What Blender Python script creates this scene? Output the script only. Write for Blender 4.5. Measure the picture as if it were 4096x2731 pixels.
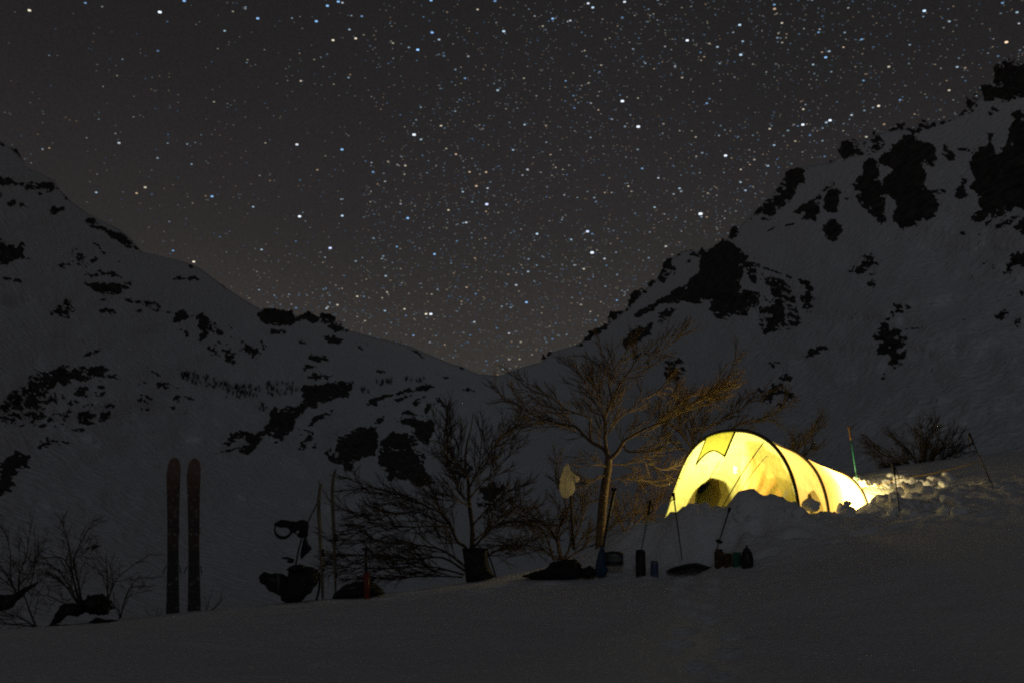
import bpy, bmesh, math, random
import numpy as np
from mathutils import Vector, Matrix

# ------------------------------------------------------------------ clear
for o in list(bpy.data.objects):
    bpy.data.objects.remove(o, do_unlink=True)
S = bpy.context.scene
COL = S.collection

# ------------------------------------------------------------------ camera
CAM_Z = 1.0
PITCH = math.radians(8.92)
FPX = 4392.0                       # focal length in pixels of a 4096 wide frame
cam_d = bpy.data.cameras.new('camera')
cam_d.sensor_width = 36.0
cam_d.lens = 36.0 * FPX / 4096.0
cam_d.clip_start = 0.1
cam_d.clip_end = 30000
cam = bpy.data.objects.new('camera', cam_d)
COL.objects.link(cam)
cam.location = (0, 0, CAM_Z)
cam.rotation_euler = (math.radians(90) + PITCH, 0, 0)
S.camera = cam

# ------------------------------------------------------------------ night sky and moonlight
MOON_EL = math.radians(23)
MOON_AZ = math.radians(183)        # compass bearing, behind the camera
SKY_STRENGTH = 0.0011
W = bpy.data.worlds.new('World')
S.world = W
W.use_nodes = True
nt = W.node_tree
nt.nodes.clear()
w_out = nt.nodes.new('ShaderNodeOutputWorld')
sky = nt.nodes.new('ShaderNodeTexSky')
sky.sky_type = 'NISHITA'
sky.sun_disc = False
sky.sun_elevation = MOON_EL
sky.sun_rotation = MOON_AZ
bg1 = nt.nodes.new('ShaderNodeBackground')
bg1.inputs['Strength'].default_value = SKY_STRENGTH
nt.links.new(sky.outputs['Color'], bg1.inputs['Color'])
tc = nt.nodes.new('ShaderNodeTexCoord')
sep = nt.nodes.new('ShaderNodeSeparateXYZ')
nt.links.new(tc.outputs['Generated'], sep.inputs[0])
ramp = nt.nodes.new('ShaderNodeValToRGB')     # airglow: brighter and browner towards the horizon
els = ramp.color_ramp.elements
stops = [(0.0, (.0415, .0335, .0275)), (.13, (.0340, .0280, .0235)), (.25, (.0228, .0188, .0166)),
         (.36, (.0168, .0141, .0127)), (.5, (.0125, .0107, .0098)), (1.0, (.0100, .0090, .0085))]
els[0].position, els[0].color = stops[0][0], stops[0][1] + (1,)
els[1].position, els[1].color = stops[-1][0], stops[-1][1] + (1,)
for p_, c_ in stops[1:-1]:
    e_ = els.new(p_)
    e_.color = c_ + (1,)
nt.links.new(sep.outputs['Z'], ramp.inputs['Fac'])
bg2 = nt.nodes.new('ShaderNodeBackground')
bg2.inputs['Strength'].default_value = 1.0
def _noise(scale, detail, lo, hi):
    n_ = nt.nodes.new('ShaderNodeTexNoise'); n_.inputs['Scale'].default_value = scale; n_.inputs['Detail'].default_value = detail
    nt.links.new(tc.outputs['Generated'], n_.inputs['Vector'])
    m_ = nt.nodes.new('ShaderNodeMapRange')
    m_.inputs['From Min'].default_value = .25; m_.inputs['From Max'].default_value = .75
    m_.inputs['To Min'].default_value = lo; m_.inputs['To Max'].default_value = hi
    nt.links.new(n_.outputs['Fac'], m_.inputs['Value'])
    return m_
_n1 = _noise(620, 2, .78, 1.22); _n2 = _noise(3.2, 3, .90, 1.10)
_mu = nt.nodes.new('ShaderNodeMath'); _mu.operation = 'MULTIPLY'
nt.links.new(_n1.outputs[0], _mu.inputs[0]); nt.links.new(_n2.outputs[0], _mu.inputs[1])
nt.links.new(_mu.outputs[0], bg2.inputs['Strength'])
nt.links.new(ramp.outputs['Color'], bg2.inputs['Color'])
addw = nt.nodes.new('ShaderNodeAddShader')
nt.links.new(bg1.outputs[0], addw.inputs[0])
nt.links.new(bg2.outputs[0], addw.inputs[1])
nt.links.new(addw.outputs[0], w_out.inputs['Surface'])

sun_d = bpy.data.lights.new('moon_light', 'SUN')
sun_d.energy = 0.060
sun_d.color = (.70, .84, 1.0)
sun_d.angle = math.radians(14)
sun = bpy.data.objects.new('moon_light', sun_d)
COL.objects.link(sun)
_md = Vector((math.sin(MOON_AZ) * math.cos(MOON_EL), math.cos(MOON_AZ) * math.cos(MOON_EL), math.sin(MOON_EL)))
sun.rotation_euler = (-_md).to_track_quat('-Z', 'Y').to_euler()

S.view_settings.view_transform = 'Standard'
S.view_settings.look = 'None'
S.view_settings.exposure = 0.0
S.view_settings.gamma = 1.0
S.cycles.use_denoising = False
S.cycles.filter_width = 2.0
S.cycles.adaptive_threshold = 0.003
S.cycles.sample_clamp_indirect = .2

# ------------------------------------------------------------------ helpers
rng = random.Random(7)
CP, SP = math.cos(PITCH), math.sin(PITCH)

def ray(fx, fy):
    """unit-depth direction (y == 1) of a 4096-frame pixel"""
    u = (fx - 2048.0) / FPX
    v = -(fy - 1365.5) / FPX
    y = CP - v * SP
    return u / y, (SP + v * CP) / y

def PF(fx, fy, Y):
    a, b = ray(fx, fy)
    return Vector((a * Y, Y, CAM_Z + b * Y))

K_ = 4096 / 2352.0
CROPS = {'D': (0, 0, 1 / K_), 'R1': (2100, 850, 1.96), 'R2': (3000, 200, 2.146), 'R3': (2996, 900, 2.138),
         'L1': (0, 520, 2.351), 'L2': (0, 1150, 2.351), 'L3': (900, 1150, 2.351), 'C3': (900, 1700, 1.96),
         'C4': (0, 1700, 1.742), 'C2': (1900, 1300, 1.4936), 'K': (2200, 1800, 2.6133), 'Q': (3300, 1600, 2.6131),
         'S1': (0, 0, 1.1484), 'S2': (2048, 0, 1.1484), 'F': (0, 0, 1.0), 'T': (2500, 1650, 1.96)}

def fpx(c, x, y):
    ox, oy, s = CROPS[c]
    return ox + x / s, oy + y / s

def P(c, x, y, Y):
    return PF(*fpx(c, x, y), Y)

# value noise
_perm = np.random.RandomState(11).rand(256, 256)
def vnoise(x, y):
    xi = np.floor(x).astype(int); yi = np.floor(y).astype(int)
    fx = x - xi; fy = y - yi
    fx = fx * fx * (3 - 2 * fx); fy = fy * fy * (3 - 2 * fy)
    a = _perm[xi & 255, yi & 255]; b = _perm[(xi + 1) & 255, yi & 255]
    c = _perm[xi & 255, (yi + 1) & 255]; d = _perm[(xi + 1) & 255, (yi + 1) & 255]
    return (a * (1 - fx) + b * fx) * (1 - fy) + (c * (1 - fx) + d * fx) * fy
def fbm(x, y, o=4, gain=.5):
    x = np.asarray(x, float); y = np.asarray(y, float)
    r = np.zeros(np.broadcast(x, y).shape); a = 1.0; t = 0.0
    for i in range(o):
        r += a * (vnoise(x + 17.3 * i, y + 5.7 * i) - .5); t += a * .5
        x = x * 2.03; y = y * 2.03; a *= gain
    return r / t          # about -1..1

WL = {}                  # world location of the objects that carry children
def place_world(o, parent, loc):
    if parent is not None:
        o.parent = parent
        o.location = Vector(loc) - WL[parent.name]
    else:
        o.location = loc
    WL[o.name] = Vector(loc)

def thing(name, label, cat, loc, group=None):
    o = bpy.data.objects.new(name, None)
    o.empty_display_size = .1
    COL.objects.link(o)
    place_world(o, None, loc)
    o['label'] = label; o['category'] = cat
    if group: o['group'] = group
    return o

def mk(name, V, F, mat, parent=None, smooth=True, origin=None):
    """one mesh object from world-space vertices"""
    V = np.asarray([tuple(v) for v in V], float) if not isinstance(V, np.ndarray) else V
    if origin is None:
        origin = WL[parent.name] if parent is not None else Vector(((V[:, 0].min() + V[:, 0].max()) / 2, (V[:, 1].min() + V[:, 1].max()) / 2, V[:, 2].min()))
    me = bpy.data.meshes.new(name)
    me.from_pydata((V - np.array(origin)).tolist(), [], F if isinstance(F, list) else F.tolist())
    me.materials.append(mat)
    if smooth:
        me.polygons.foreach_set('use_smooth', [True] * len(me.polygons))
    me.update()
    o = bpy.data.objects.new(name, me)
    COL.objects.link(o)
    place_world(o, parent, origin)
    return o

def tag(o, label, cat=None, group=None, kind=None):
    if label: o['label'] = label
    if cat: o['category'] = cat
    if group: o['group'] = group
    if kind: o['kind'] = kind
    return o

class MB:
    def __init__(s): s.V = []; s.F = []
    def add(s, V, F):
        n = len(s.V); s.V.extend(V); s.F.extend([tuple(i + n for i in f) for f in F])
    def tube(s, pts, rad, sides=5, cap=True):
        pts = [Vector(p) for p in pts]
        n = len(pts)
        if not hasattr(rad, '__len__'): rad = [rad] * n
        t0 = (pts[1] - pts[0]).normalized()
        up = Vector((0, 0, 1)) if abs(t0.z) < .9 else Vector((1, 0, 0))
        u = t0.cross(up).normalized()
        base = len(s.V)
        for i in range(n):
            t = (pts[min(i + 1, n - 1)] - pts[max(i - 1, 0)])
            if t.length < 1e-9: t = t0
            t = t.normalized()
            u = (u - t * u.dot(t))
            u = u.normalized() if u.length > 1e-6 else t.orthogonal().normalized()
            v = t.cross(u)
            for k in range(sides):
                a = 2 * math.pi * k / sides
                s.V.append(pts[i] + u * (math.cos(a) * rad[i]) + v * (math.sin(a) * rad[i]))
        for i in range(n - 1):
            for k in range(sides):
                k2 = (k + 1) % sides
                s.F.append((base + i * sides + k, base + i * sides + k2, base + (i + 1) * sides + k2, base + (i + 1) * sides + k))
        if cap:
            s.F.append(tuple(base + k for k in reversed(range(sides))))
            s.F.append(tuple(base + (n - 1) * sides + k for k in range(sides)))
    def lathe(s, center, prof, sides=20, tilt=None):
        """prof: (radius, height) from the bottom up"""
        base = len(s.V); c = Vector(center)
        M = tilt or Matrix.Identity(3)
        for r, h in prof:
            for k in range(sides):
                a = 2 * math.pi * k / sides
                s.V.append(c + M @ Vector((r * math.cos(a), r * math.sin(a), h)))
        for i in range(len(prof) - 1):
            for k in range(sides):
                k2 = (k + 1) % sides
                s.F.append((base + i * sides + k, base + i * sides + k2, base + (i + 1) * sides + k2, base + (i + 1) * sides + k))
        s.F.append(tuple(base + k for k in reversed(range(sides))))
        s.F.append(tuple(base + (len(prof) - 1) * sides + k for k in range(sides)))
    def build(s, name, mat, parent=None, smooth=True, origin=None):
        return mk(name, s.V, s.F, mat, parent, smooth, origin)

def resample(poly, n):
    p = np.array(poly, float)
    q = np.vstack([p, p[:1]])
    d = np.r_[0, np.cumsum(np.hypot(*np.diff(q, axis=0).T))]
    t = np.linspace(0, d[-1], n, endpoint=False)
    return np.c_[np.interp(t, d, q[:, 0]), np.interp(t, d, q[:, 1])]

def pillow(c, poly, Y, thick, wob=.0, seed=0, n=56, R=7, edge=1.0, center=None, power=1.0):
    """closed rounded solid whose outline is poly (crop pixels) at depth Y, thick metres deep"""
    f = np.array([fpx(c, x, y) for x, y in poly])
    r = resample(f, n)
    # light smoothing of the outline
    for _ in range(1):
        r = .25 * np.roll(r, 1, 0) + .5 * r + .25 * np.roll(r, -1, 0)
    ce = np.array(fpx(c, *center)) if center else r.mean(0)
    size = (r.max(0) - r.min(0)).mean()
    V = []; F = []
    nr = 2 * R - 1
    ks = []
    for j in range(2 * R + 1):
        th = -math.pi / 2 + math.pi * j / (2 * R)
        ks.append((math.cos(th) ** power, math.sin(th)))
    V.append(PF(*ce, Y - thick / 2))
    for s_, d_ in ks[1:-1]:
        for i in range(n):
            q = ce + (r[i] - ce) * s_
            nz = wob * float(fbm(q[0] / size * 4 + seed * 3.1, q[1] / size * 4 + d_ * 2 + seed, 3))
            nz2 = wob * .45 * float(fbm(q[0] / size * 13 + seed * 1.7, q[1] / size * 13 + d_ * 3, 2))
            q = ce + (q - ce) * (1 + (nz * .5 + nz2) * edge)
            V.append(PF(q[0], q[1], Y + thick / 2 * (d_ + nz)))
    V.append(PF(*ce, Y + thick / 2))
    for i in range(n):
        i2 = (i + 1) % n
        F.append((0, 1 + i2, 1 + i))
        for j in range(nr - 1):
            a = 1 + j * n
            F.append((a + i, a + i2, a + n + i2, a + n + i))
        a = 1 + (nr - 1) * n
        F.append((a + i, a + i2, len(V) - 1))
    return V, F

def pillow_obj(name, mat, parent, *a, **k):
    V, F = pillow(*a, **k)
    return mk(name, V, F, mat, parent)

# ------------------------------------------------------------------ materials
def material(name, color, rough=.7, var=0.0, scale=8.0, spec=.3, metal=0.0, bump=0.0, bscale=30.0, color2=None, detail=5.0):
    m = bpy.data.materials.new(name); m.use_nodes = True
    n = m.node_tree; b = n.nodes['Principled BSDF']
    b.inputs['Roughness'].default_value = rough
    b.inputs['Specular IOR Level'].default_value = spec
    b.inputs['Metallic'].default_value = metal
    tcn = n.nodes.new('ShaderNodeTexCoord')
    nz = n.nodes.new('ShaderNodeTexNoise'); nz.inputs['Scale'].default_value = scale; nz.inputs['Detail'].default_value = detail
    n.links.new(tcn.outputs['Object'], nz.inputs['Vector'])
    r = n.nodes.new('ShaderNodeValToRGB')
    c2 = color2 or tuple(max(0, x * (1 - var)) for x in color)
    c1 = color if color2 else tuple(min(1, x * (1 + var)) for x in color)
    r.color_ramp.elements[0].position = .35; r.color_ramp.elements[0].color = tuple(c2) + (1,)
    r.color_ramp.elements[1].position = .65; r.color_ramp.elements[1].color = tuple(c1) + (1,)
    n.links.new(nz.outputs['Fac'], r.inputs['Fac'])
    n.links.new(r.outputs['Color'], b.inputs['Base Color'])
    if bump:
        nb = n.nodes.new('ShaderNodeTexNoise'); nb.inputs['Scale'].default_value = bscale; nb.inputs['Detail'].default_value = 4
        n.links.new(tcn.outputs['Object'], nb.inputs['Vector'])
        bp = n.nodes.new('ShaderNodeBump'); bp.inputs['Strength'].default_value = bump; bp.inputs['Distance'].default_value = 1.0 / bscale
        n.links.new(nb.outputs['Fac'], bp.inputs['Height']); n.links.new(bp.outputs['Normal'], b.inputs['Normal'])
    return m

M = {}
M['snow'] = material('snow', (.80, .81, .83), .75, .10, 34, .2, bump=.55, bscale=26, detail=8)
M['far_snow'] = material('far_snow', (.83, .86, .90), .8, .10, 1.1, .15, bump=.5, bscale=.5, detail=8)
M['clod'] = material('snow_chunk', (.80, .81, .83), .75, .05, 10, .2, bump=.5, bscale=40)
M['rock'] = material('rock', (.075, .068, .062), .9, .45, .35, .2, bump=.8, bscale=.8)
M['boulder'] = material('boulder', (.035, .032, .030), .9, .5, 6, .2, bump=.8, bscale=14)
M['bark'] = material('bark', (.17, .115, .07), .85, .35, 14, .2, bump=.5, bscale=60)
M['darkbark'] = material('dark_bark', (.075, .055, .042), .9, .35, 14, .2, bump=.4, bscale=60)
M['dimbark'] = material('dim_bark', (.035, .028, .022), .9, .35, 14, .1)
M['scrub'] = material('scrub', (.05, .045, .04), .9, .3, 1, .1)
M['black'] = material('black_nylon', (.018, .018, .020), .7, .3, 12, .3, bump=.3, bscale=50)
M['blackplastic'] = material('black_plastic', (.015, .015, .016), .45, .2, 20, .4)
M['navy'] = material('navy_cloth', (.018, .022, .040), .8, .3, 12, .2)
M['teal'] = material('teal_paint', (.015, .20, .14), .4, .15, 20, .5)
M['grip'] = material('brown_grip', (.05, .03, .02), .7, .2, 30, .3)
M['alu'] = material('grey_metal', (.16, .17, .17), .5, .3, 12, .5, metal=.6)
M['red'] = material('red_paint', (.22, .03, .024), .5, .2, 18, .4)
M['blue'] = material('blue_plastic', (.014, .05, .11), .45, .2, 10, .4)
M['brown'] = material('brown_card', (.09, .058, .036), .85, .3, 20, .1)
M['green'] = material('green_enamel', (.012, .14, .09), .4, .15, 15, .5)
M['paleski'] = material('pale_ski', (.12, .105, .07), .5, .25, 9, .4)
M['plasticbag'] = material('plastic_bag', (.78, .76, .70), .4, .1, 8, .4, bump=.4, bscale=18)
M['rope'] = material('yellow_cord', (.75, .52, .10), .7, .15, 40, .2)
M['can'] = material('can', (.17, .18, .23), .4, .3, 10, .5, color2=(.03, .05, .17))
M['hoop'] = material('pole_sleeve', (.035, .03, .02), .7, .2, 20, .2)
M['ventgreen'] = material('vent_trim', (.06, .10, .02), .7, .2, 30, .2)

def ski_material():
    m = bpy.data.materials.new('ski_graphic'); m.use_nodes = True
    n = m.node_tree; b = n.nodes['Principled BSDF']
    b.inputs['Roughness'].default_value = .5
    t = n.nodes.new('ShaderNodeTexCoord'); sp = n.nodes.new('ShaderNodeSeparateXYZ')
    n.links.new(t.outputs['Object'], sp.inputs[0])
    nz = n.nodes.new('ShaderNodeTexNoise'); nz.inputs['Scale'].default_value = 9; nz.inputs['Detail'].default_value = 6
    mp = n.nodes.new('ShaderNodeMapping'); mp.inputs['Scale'].default_value = (1, 1, .55)
    n.links.new(t.outputs['Object'], mp.inputs[0]); n.links.new(mp.outputs[0], nz.inputs['Vector'])
    ma = n.nodes.new('ShaderNodeMath'); ma.operation = 'MULTIPLY_ADD'; ma.inputs[1].default_value = .55; ma.inputs[2].default_value = -.275
    n.links.new(nz.outputs['Fac'], ma.inputs[0])
    ad = n.nodes.new('ShaderNodeMath'); ad.operation = 'ADD'
    dv = n.nodes.new('ShaderNodeMath'); dv.operation = 'DIVIDE'; dv.inputs[1].default_value = 1.56
    n.links.new(sp.outputs['Z'], dv.inputs[0])
    n.links.new(dv.outputs[0], ad.inputs[0]); n.links.new(ma.outputs[0], ad.inputs[1])
    r = n.nodes.new('ShaderNodeValToRGB'); e = r.color_ramp.elements
    e[0].position = .0; e[0].color = (.022, .02, .02, 1)
    e[1].position = 1.0; e[1].color = (.145, .070, .038, 1)
    for p_, c_ in ((.42, (.025, .022, .02, 1)), (.50, (.07, .042, .024, 1)), (.56, (.03, .02, .018, 1)), (.66, (.05, .025, .02, 1)), (.70, (.085, .05, .025, 1)), (.76, (.045, .02, .015, 1)), (.84, (.125, .046, .024, 1))):
        x = e.new(p_); x.color = c_
    n.links.new(ad.outputs[0], r.inputs['Fac'])
    # pale flecks of worn print
    v = n.nodes.new('ShaderNodeTexNoise'); v.inputs['Scale'].default_value = 22; v.inputs['Detail'].default_value = 3
    n.links.new(t.outputs['Object'], v.inputs['Vector'])
    vr = n.nodes.new('ShaderNodeValToRGB'); vr.color_ramp.elements[0].position = .58; vr.color_ramp.elements[1].position = .66
    n.links.new(v.outputs['Fac'], vr.inputs['Fac'])
    mx = n.nodes.new('ShaderNodeMix'); mx.data_type = 'RGBA'
    mm = n.nodes.new('ShaderNodeMath'); mm.operation = 'MULTIPLY'; mm.inputs[1].default_value = .65
    n.links.new(vr.outputs['Color'], mm.inputs[0]); n.links.new(mm.outputs[0], mx.inputs['Factor'])
    n.links.new(r.outputs['Color'], mx.inputs['A']); mx.inputs['B'].default_value = (.22, .22, .22, 1)
    n.links.new(mx.outputs['Result'], b.inputs['Base Color'])
    return m
M['ski'] = ski_material()

def fabric(name, trans, clear=.2, diff=(.5, .4, .1), streak=.34, scale=(30, 30, 2.0), tint=(.95, .80, .45)):
    """thin tent cloth: most light is scattered through, a little passes straight"""
    m = bpy.data.materials.new(name); m.use_nodes = True
    n = m.node_tree; n.nodes.clear()
    out = n.nodes.new('ShaderNodeOutputMaterial')
    t = n.nodes.new('ShaderNodeTexCoord')
    mp = n.nodes.new('ShaderNodeMapping'); mp.inputs['Scale'].default_value = scale
    nz = n.nodes.new('ShaderNodeTexNoise'); nz.inputs['Scale'].default_value = 1.0; nz.inputs['Detail'].default_value = 3
    n.links.new(t.outputs['Object'], mp.inputs[0]); n.links.new(mp.outputs[0], nz.inputs['Vector'])
    r = n.nodes.new('ShaderNodeValToRGB')
    r.color_ramp.elements[0].position = .3; r.color_ramp.elements[1].position = .62
    r.color_ramp.elements[0].color = tuple(c * (1 - streak) for c in trans) + (1,)
    r.color_ramp.elements[1].color = trans + (1,)
    n.links.new(nz.outputs['Fac'], r.inputs['Fac'])
    tr = n.nodes.new('ShaderNodeBsdfTranslucent'); n.links.new(r.outputs['Color'], tr.inputs['Color'])
    tp = n.nodes.new('ShaderNodeBsdfTransparent'); tp.inputs['Color'].default_value = tint + (1,)
    df = n.nodes.new('ShaderNodeBsdfDiffuse'); df.inputs['Color'].default_value = diff + (1,)
    m1 = n.nodes.new('ShaderNodeMixShader'); m1.inputs[0].default_value = .25
    n.links.new(tr.outputs[0], m1.inputs[1]); n.links.new(df.outputs[0], m1.inputs[2])
    m2 = n.nodes.new('ShaderNodeMixShader'); m2.inputs[0].default_value = clear
    n.links.new(m1.outputs[0], m2.inputs[1]); n.links.new(tp.outputs[0], m2.inputs[2])
    n.links.new(m2.outputs[0], out.inputs['Surface'])
    return m
M['plasticbag'] = fabric('thin_white_plastic', (.95, .90, .74), .02, (.92, .88, .78), .25, (12, 12, 5))
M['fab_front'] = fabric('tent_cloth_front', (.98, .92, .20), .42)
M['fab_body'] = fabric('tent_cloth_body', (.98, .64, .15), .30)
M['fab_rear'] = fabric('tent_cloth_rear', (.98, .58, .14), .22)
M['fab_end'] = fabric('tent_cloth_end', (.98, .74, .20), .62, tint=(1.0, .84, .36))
M['fab_vent'] = fabric('tent_vent', (.42, .46, .08), .10, (.2, .25, .05))
M['fab_inner'] = fabric('inner_tent_cloth', (.95, .50, .14), .35, (.5, .3, .1))

# ------------------------------------------------------------------ mountains
SKY_L = [(-2600, 500), (-1700, 300), (-900, 240), (-300, 400), (0, 566), (45, 592), (80, 622), (112, 676), (160, 692), (205, 716), (245, 765), (285, 806), (340, 846), (400, 880),
         (470, 912), (520, 950), (568, 1008), (640, 1024), (745, 1050), (800, 1072), (895, 1145), (970, 1195), (1040, 1236), (1110, 1258), (1200, 1262), (1320, 1268), (1360, 1300), (1400, 1322),
         (1500, 1351), (1580, 1367), (1640, 1384), (1708, 1414), (1793, 1450), (1850, 1466), (1905, 1492), (1960, 1500), (2003, 1500)]
SKY_R = [(2003, 1500), (2060, 1478), (2110, 1462), (2165, 1448), (2207, 1408), (2268, 1392), (2340, 1360), (2400, 1322), (2455, 1272), (2500, 1246), (2530, 1190),
         (2600, 1145), (2640, 1095), (2680, 1040), (2730, 1004), (2800, 1004), (2850, 990), (2900, 962), (2945, 920), (2985, 880), (3045, 820), (3095, 770), (3150, 690), (3190, 670), (3230, 664),
         (3322, 650), (3360, 622), (3400, 575), (3470, 552), (3545, 525), (3600, 518), (3660, 510), (3720, 498), (3790, 482), (3840, 455), (3870, 420), (3910, 400), (3950, 350), (3990, 300),
         (4050, 272), (4096, 255), (4300, 190), (4700, 60), (5300, -100), (6100, 150), (6800, 500)]
SKYL = np.array(SKY_L + SKY_R[1:], float)
DIST = np.array([(-2600, 210), (-900, 270), (0, 330), (700, 420), (1300, 520), (1900, 640), (2003, 650), (2400, 520), (3000, 430), (3600, 380), (4096, 360), (5300, 330), (6800, 260)], float)

def to_azel(fx, fy):
    u = (fx - 2048.0) / FPX; v = -(fy - 1365.5) / FPX
    y = CP - v * SP; z = SP + v * CP
    return np.arctan2(u, y), np.arctan2(z, np.hypot(u, y))

_a, _e = to_azel(SKYL[:, 0], SKYL[:, 1])
_ord = np.argsort(_a)
AZ_S, EL_S = _a[_ord], _e[_ord]
AZ_D, _ = to_azel(DIST[:, 0], np.full(len(DIST), 1300.0))
EL0 = math.radians(-9.0); R0 = 40.0

_ga = np.linspace(AZ_S[0], AZ_S[-1], 600)
def _smooth(v, sig):
    k = np.exp(-.5 * (np.arange(-90, 91) / sig) ** 2); k /= k.sum()
    return np.convolve(np.pad(v, 90, mode='edge'), k, 'valid')
_ge = _smooth(np.interp(_ga, AZ_S, EL_S), 22); _gr = _smooth(np.interp(_ga, AZ_D, DIST[:, 1]), 26)
def el_smooth(az): return np.interp(az, _ga, _ge)
def el_ridge(az): return np.interp(az, AZ_S, EL_S)
def r_ridge(az): return np.interp(az, _ga, _gr)
def sheet_r(az, el):
    """horizontal distance of the snow surface seen along a bearing and an elevation"""
    er = el_smooth(az); t = (el - EL0) / (er - EL0)
    tt = np.clip(t, 0, 1.25)
    r = R0 + (r_ridge(az) - R0) * (tt ** 1.12)
    w = np.sin(np.pi * np.clip(tt, 0, 1))
    return r * (1 + w * (.06 * fbm(az * 9 + el * 11 + 3, el * 20 - az * 6 + 9, 3) + .026 * fbm(az * 34 + el * 50 + 7, el * 60 - az * 22, 4, .6)))
def azel_xyz(az, el, r):
    return np.stack([np.sin(az) * r, np.cos(az) * r, CAM_Z + np.tan(el) * r], -1)

def mountain(name, az0, az1, na, label):
    azs = np.linspace(az0, az1, na)
    nt_ = 150
    rows = []
    ts = np.linspace(0, 1, nt_)
    for t in ts:
        er = el_ridge(azs)
        el = EL0 + (er - EL0) * t
        rows.append(azel_xyz(azs, el, sheet_r(azs, el)))
    top = rows[-1]; rr = np.hypot(top[:, 0], top[:, 1])
    for k in (1, 2, 3):                                  # the far side falls away behind the ridge
        r2 = rr * (1 + .16 * k)
        z2 = top[:, 2] - rr * .10 * k * (1 + .2 * k)
        rows.append(np.stack([np.sin(azs) * r2, np.cos(azs) * r2, z2], -1))
    V = np.concatenate(rows, 0)
    nr = len(rows)
    F = []
    for j in range(nr - 1):
        a = j * na
        F.extend([(a + i, a + i + 1, a + na + i + 1, a + na + i) for i in range(na - 1)])
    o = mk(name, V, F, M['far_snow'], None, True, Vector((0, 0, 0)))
    tag(o, label, None, None, 'structure')
    return o
AZ_MID = float(to_azel(2003, 1500)[0])
MTN_L = mountain('mountain_left', float(AZ_S[0]), AZ_MID, 300, 'snow covered mountainside with scattered dark rocks left of the valley saddle')
MTN_R = mountain('mountain_right', AZ_MID, float(AZ_S[-1]), 330, 'steep snow covered mountainside with black crags right of the valley saddle')

def poly_sd(px, py, poly):
    """signed distance, positive inside"""
    p = np.array(poly, float); q = np.roll(p, -1, 0)
    d = np.full(px.shape, 1e9); ins = np.zeros(px.shape, bool)
    for (x0, y0), (x1, y1) in zip(p, q):
        ex, ey = x1 - x0, y1 - y0
        L = ex * ex + ey * ey + 1e-9
        t = np.clip(((px - x0) * ex + (py - y0) * ey) / L, 0, 1)
        d = np.minimum(d, np.hypot(px - x0 - ex * t, py - y0 - ey * t))
        c = ((y0 > py) != (y1 > py)) & (px < (x1 - x0) * (py - y0) / (y1 - y0 + 1e-12) + x0)
        ins ^= c
    return np.where(ins, d, -d)

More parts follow.
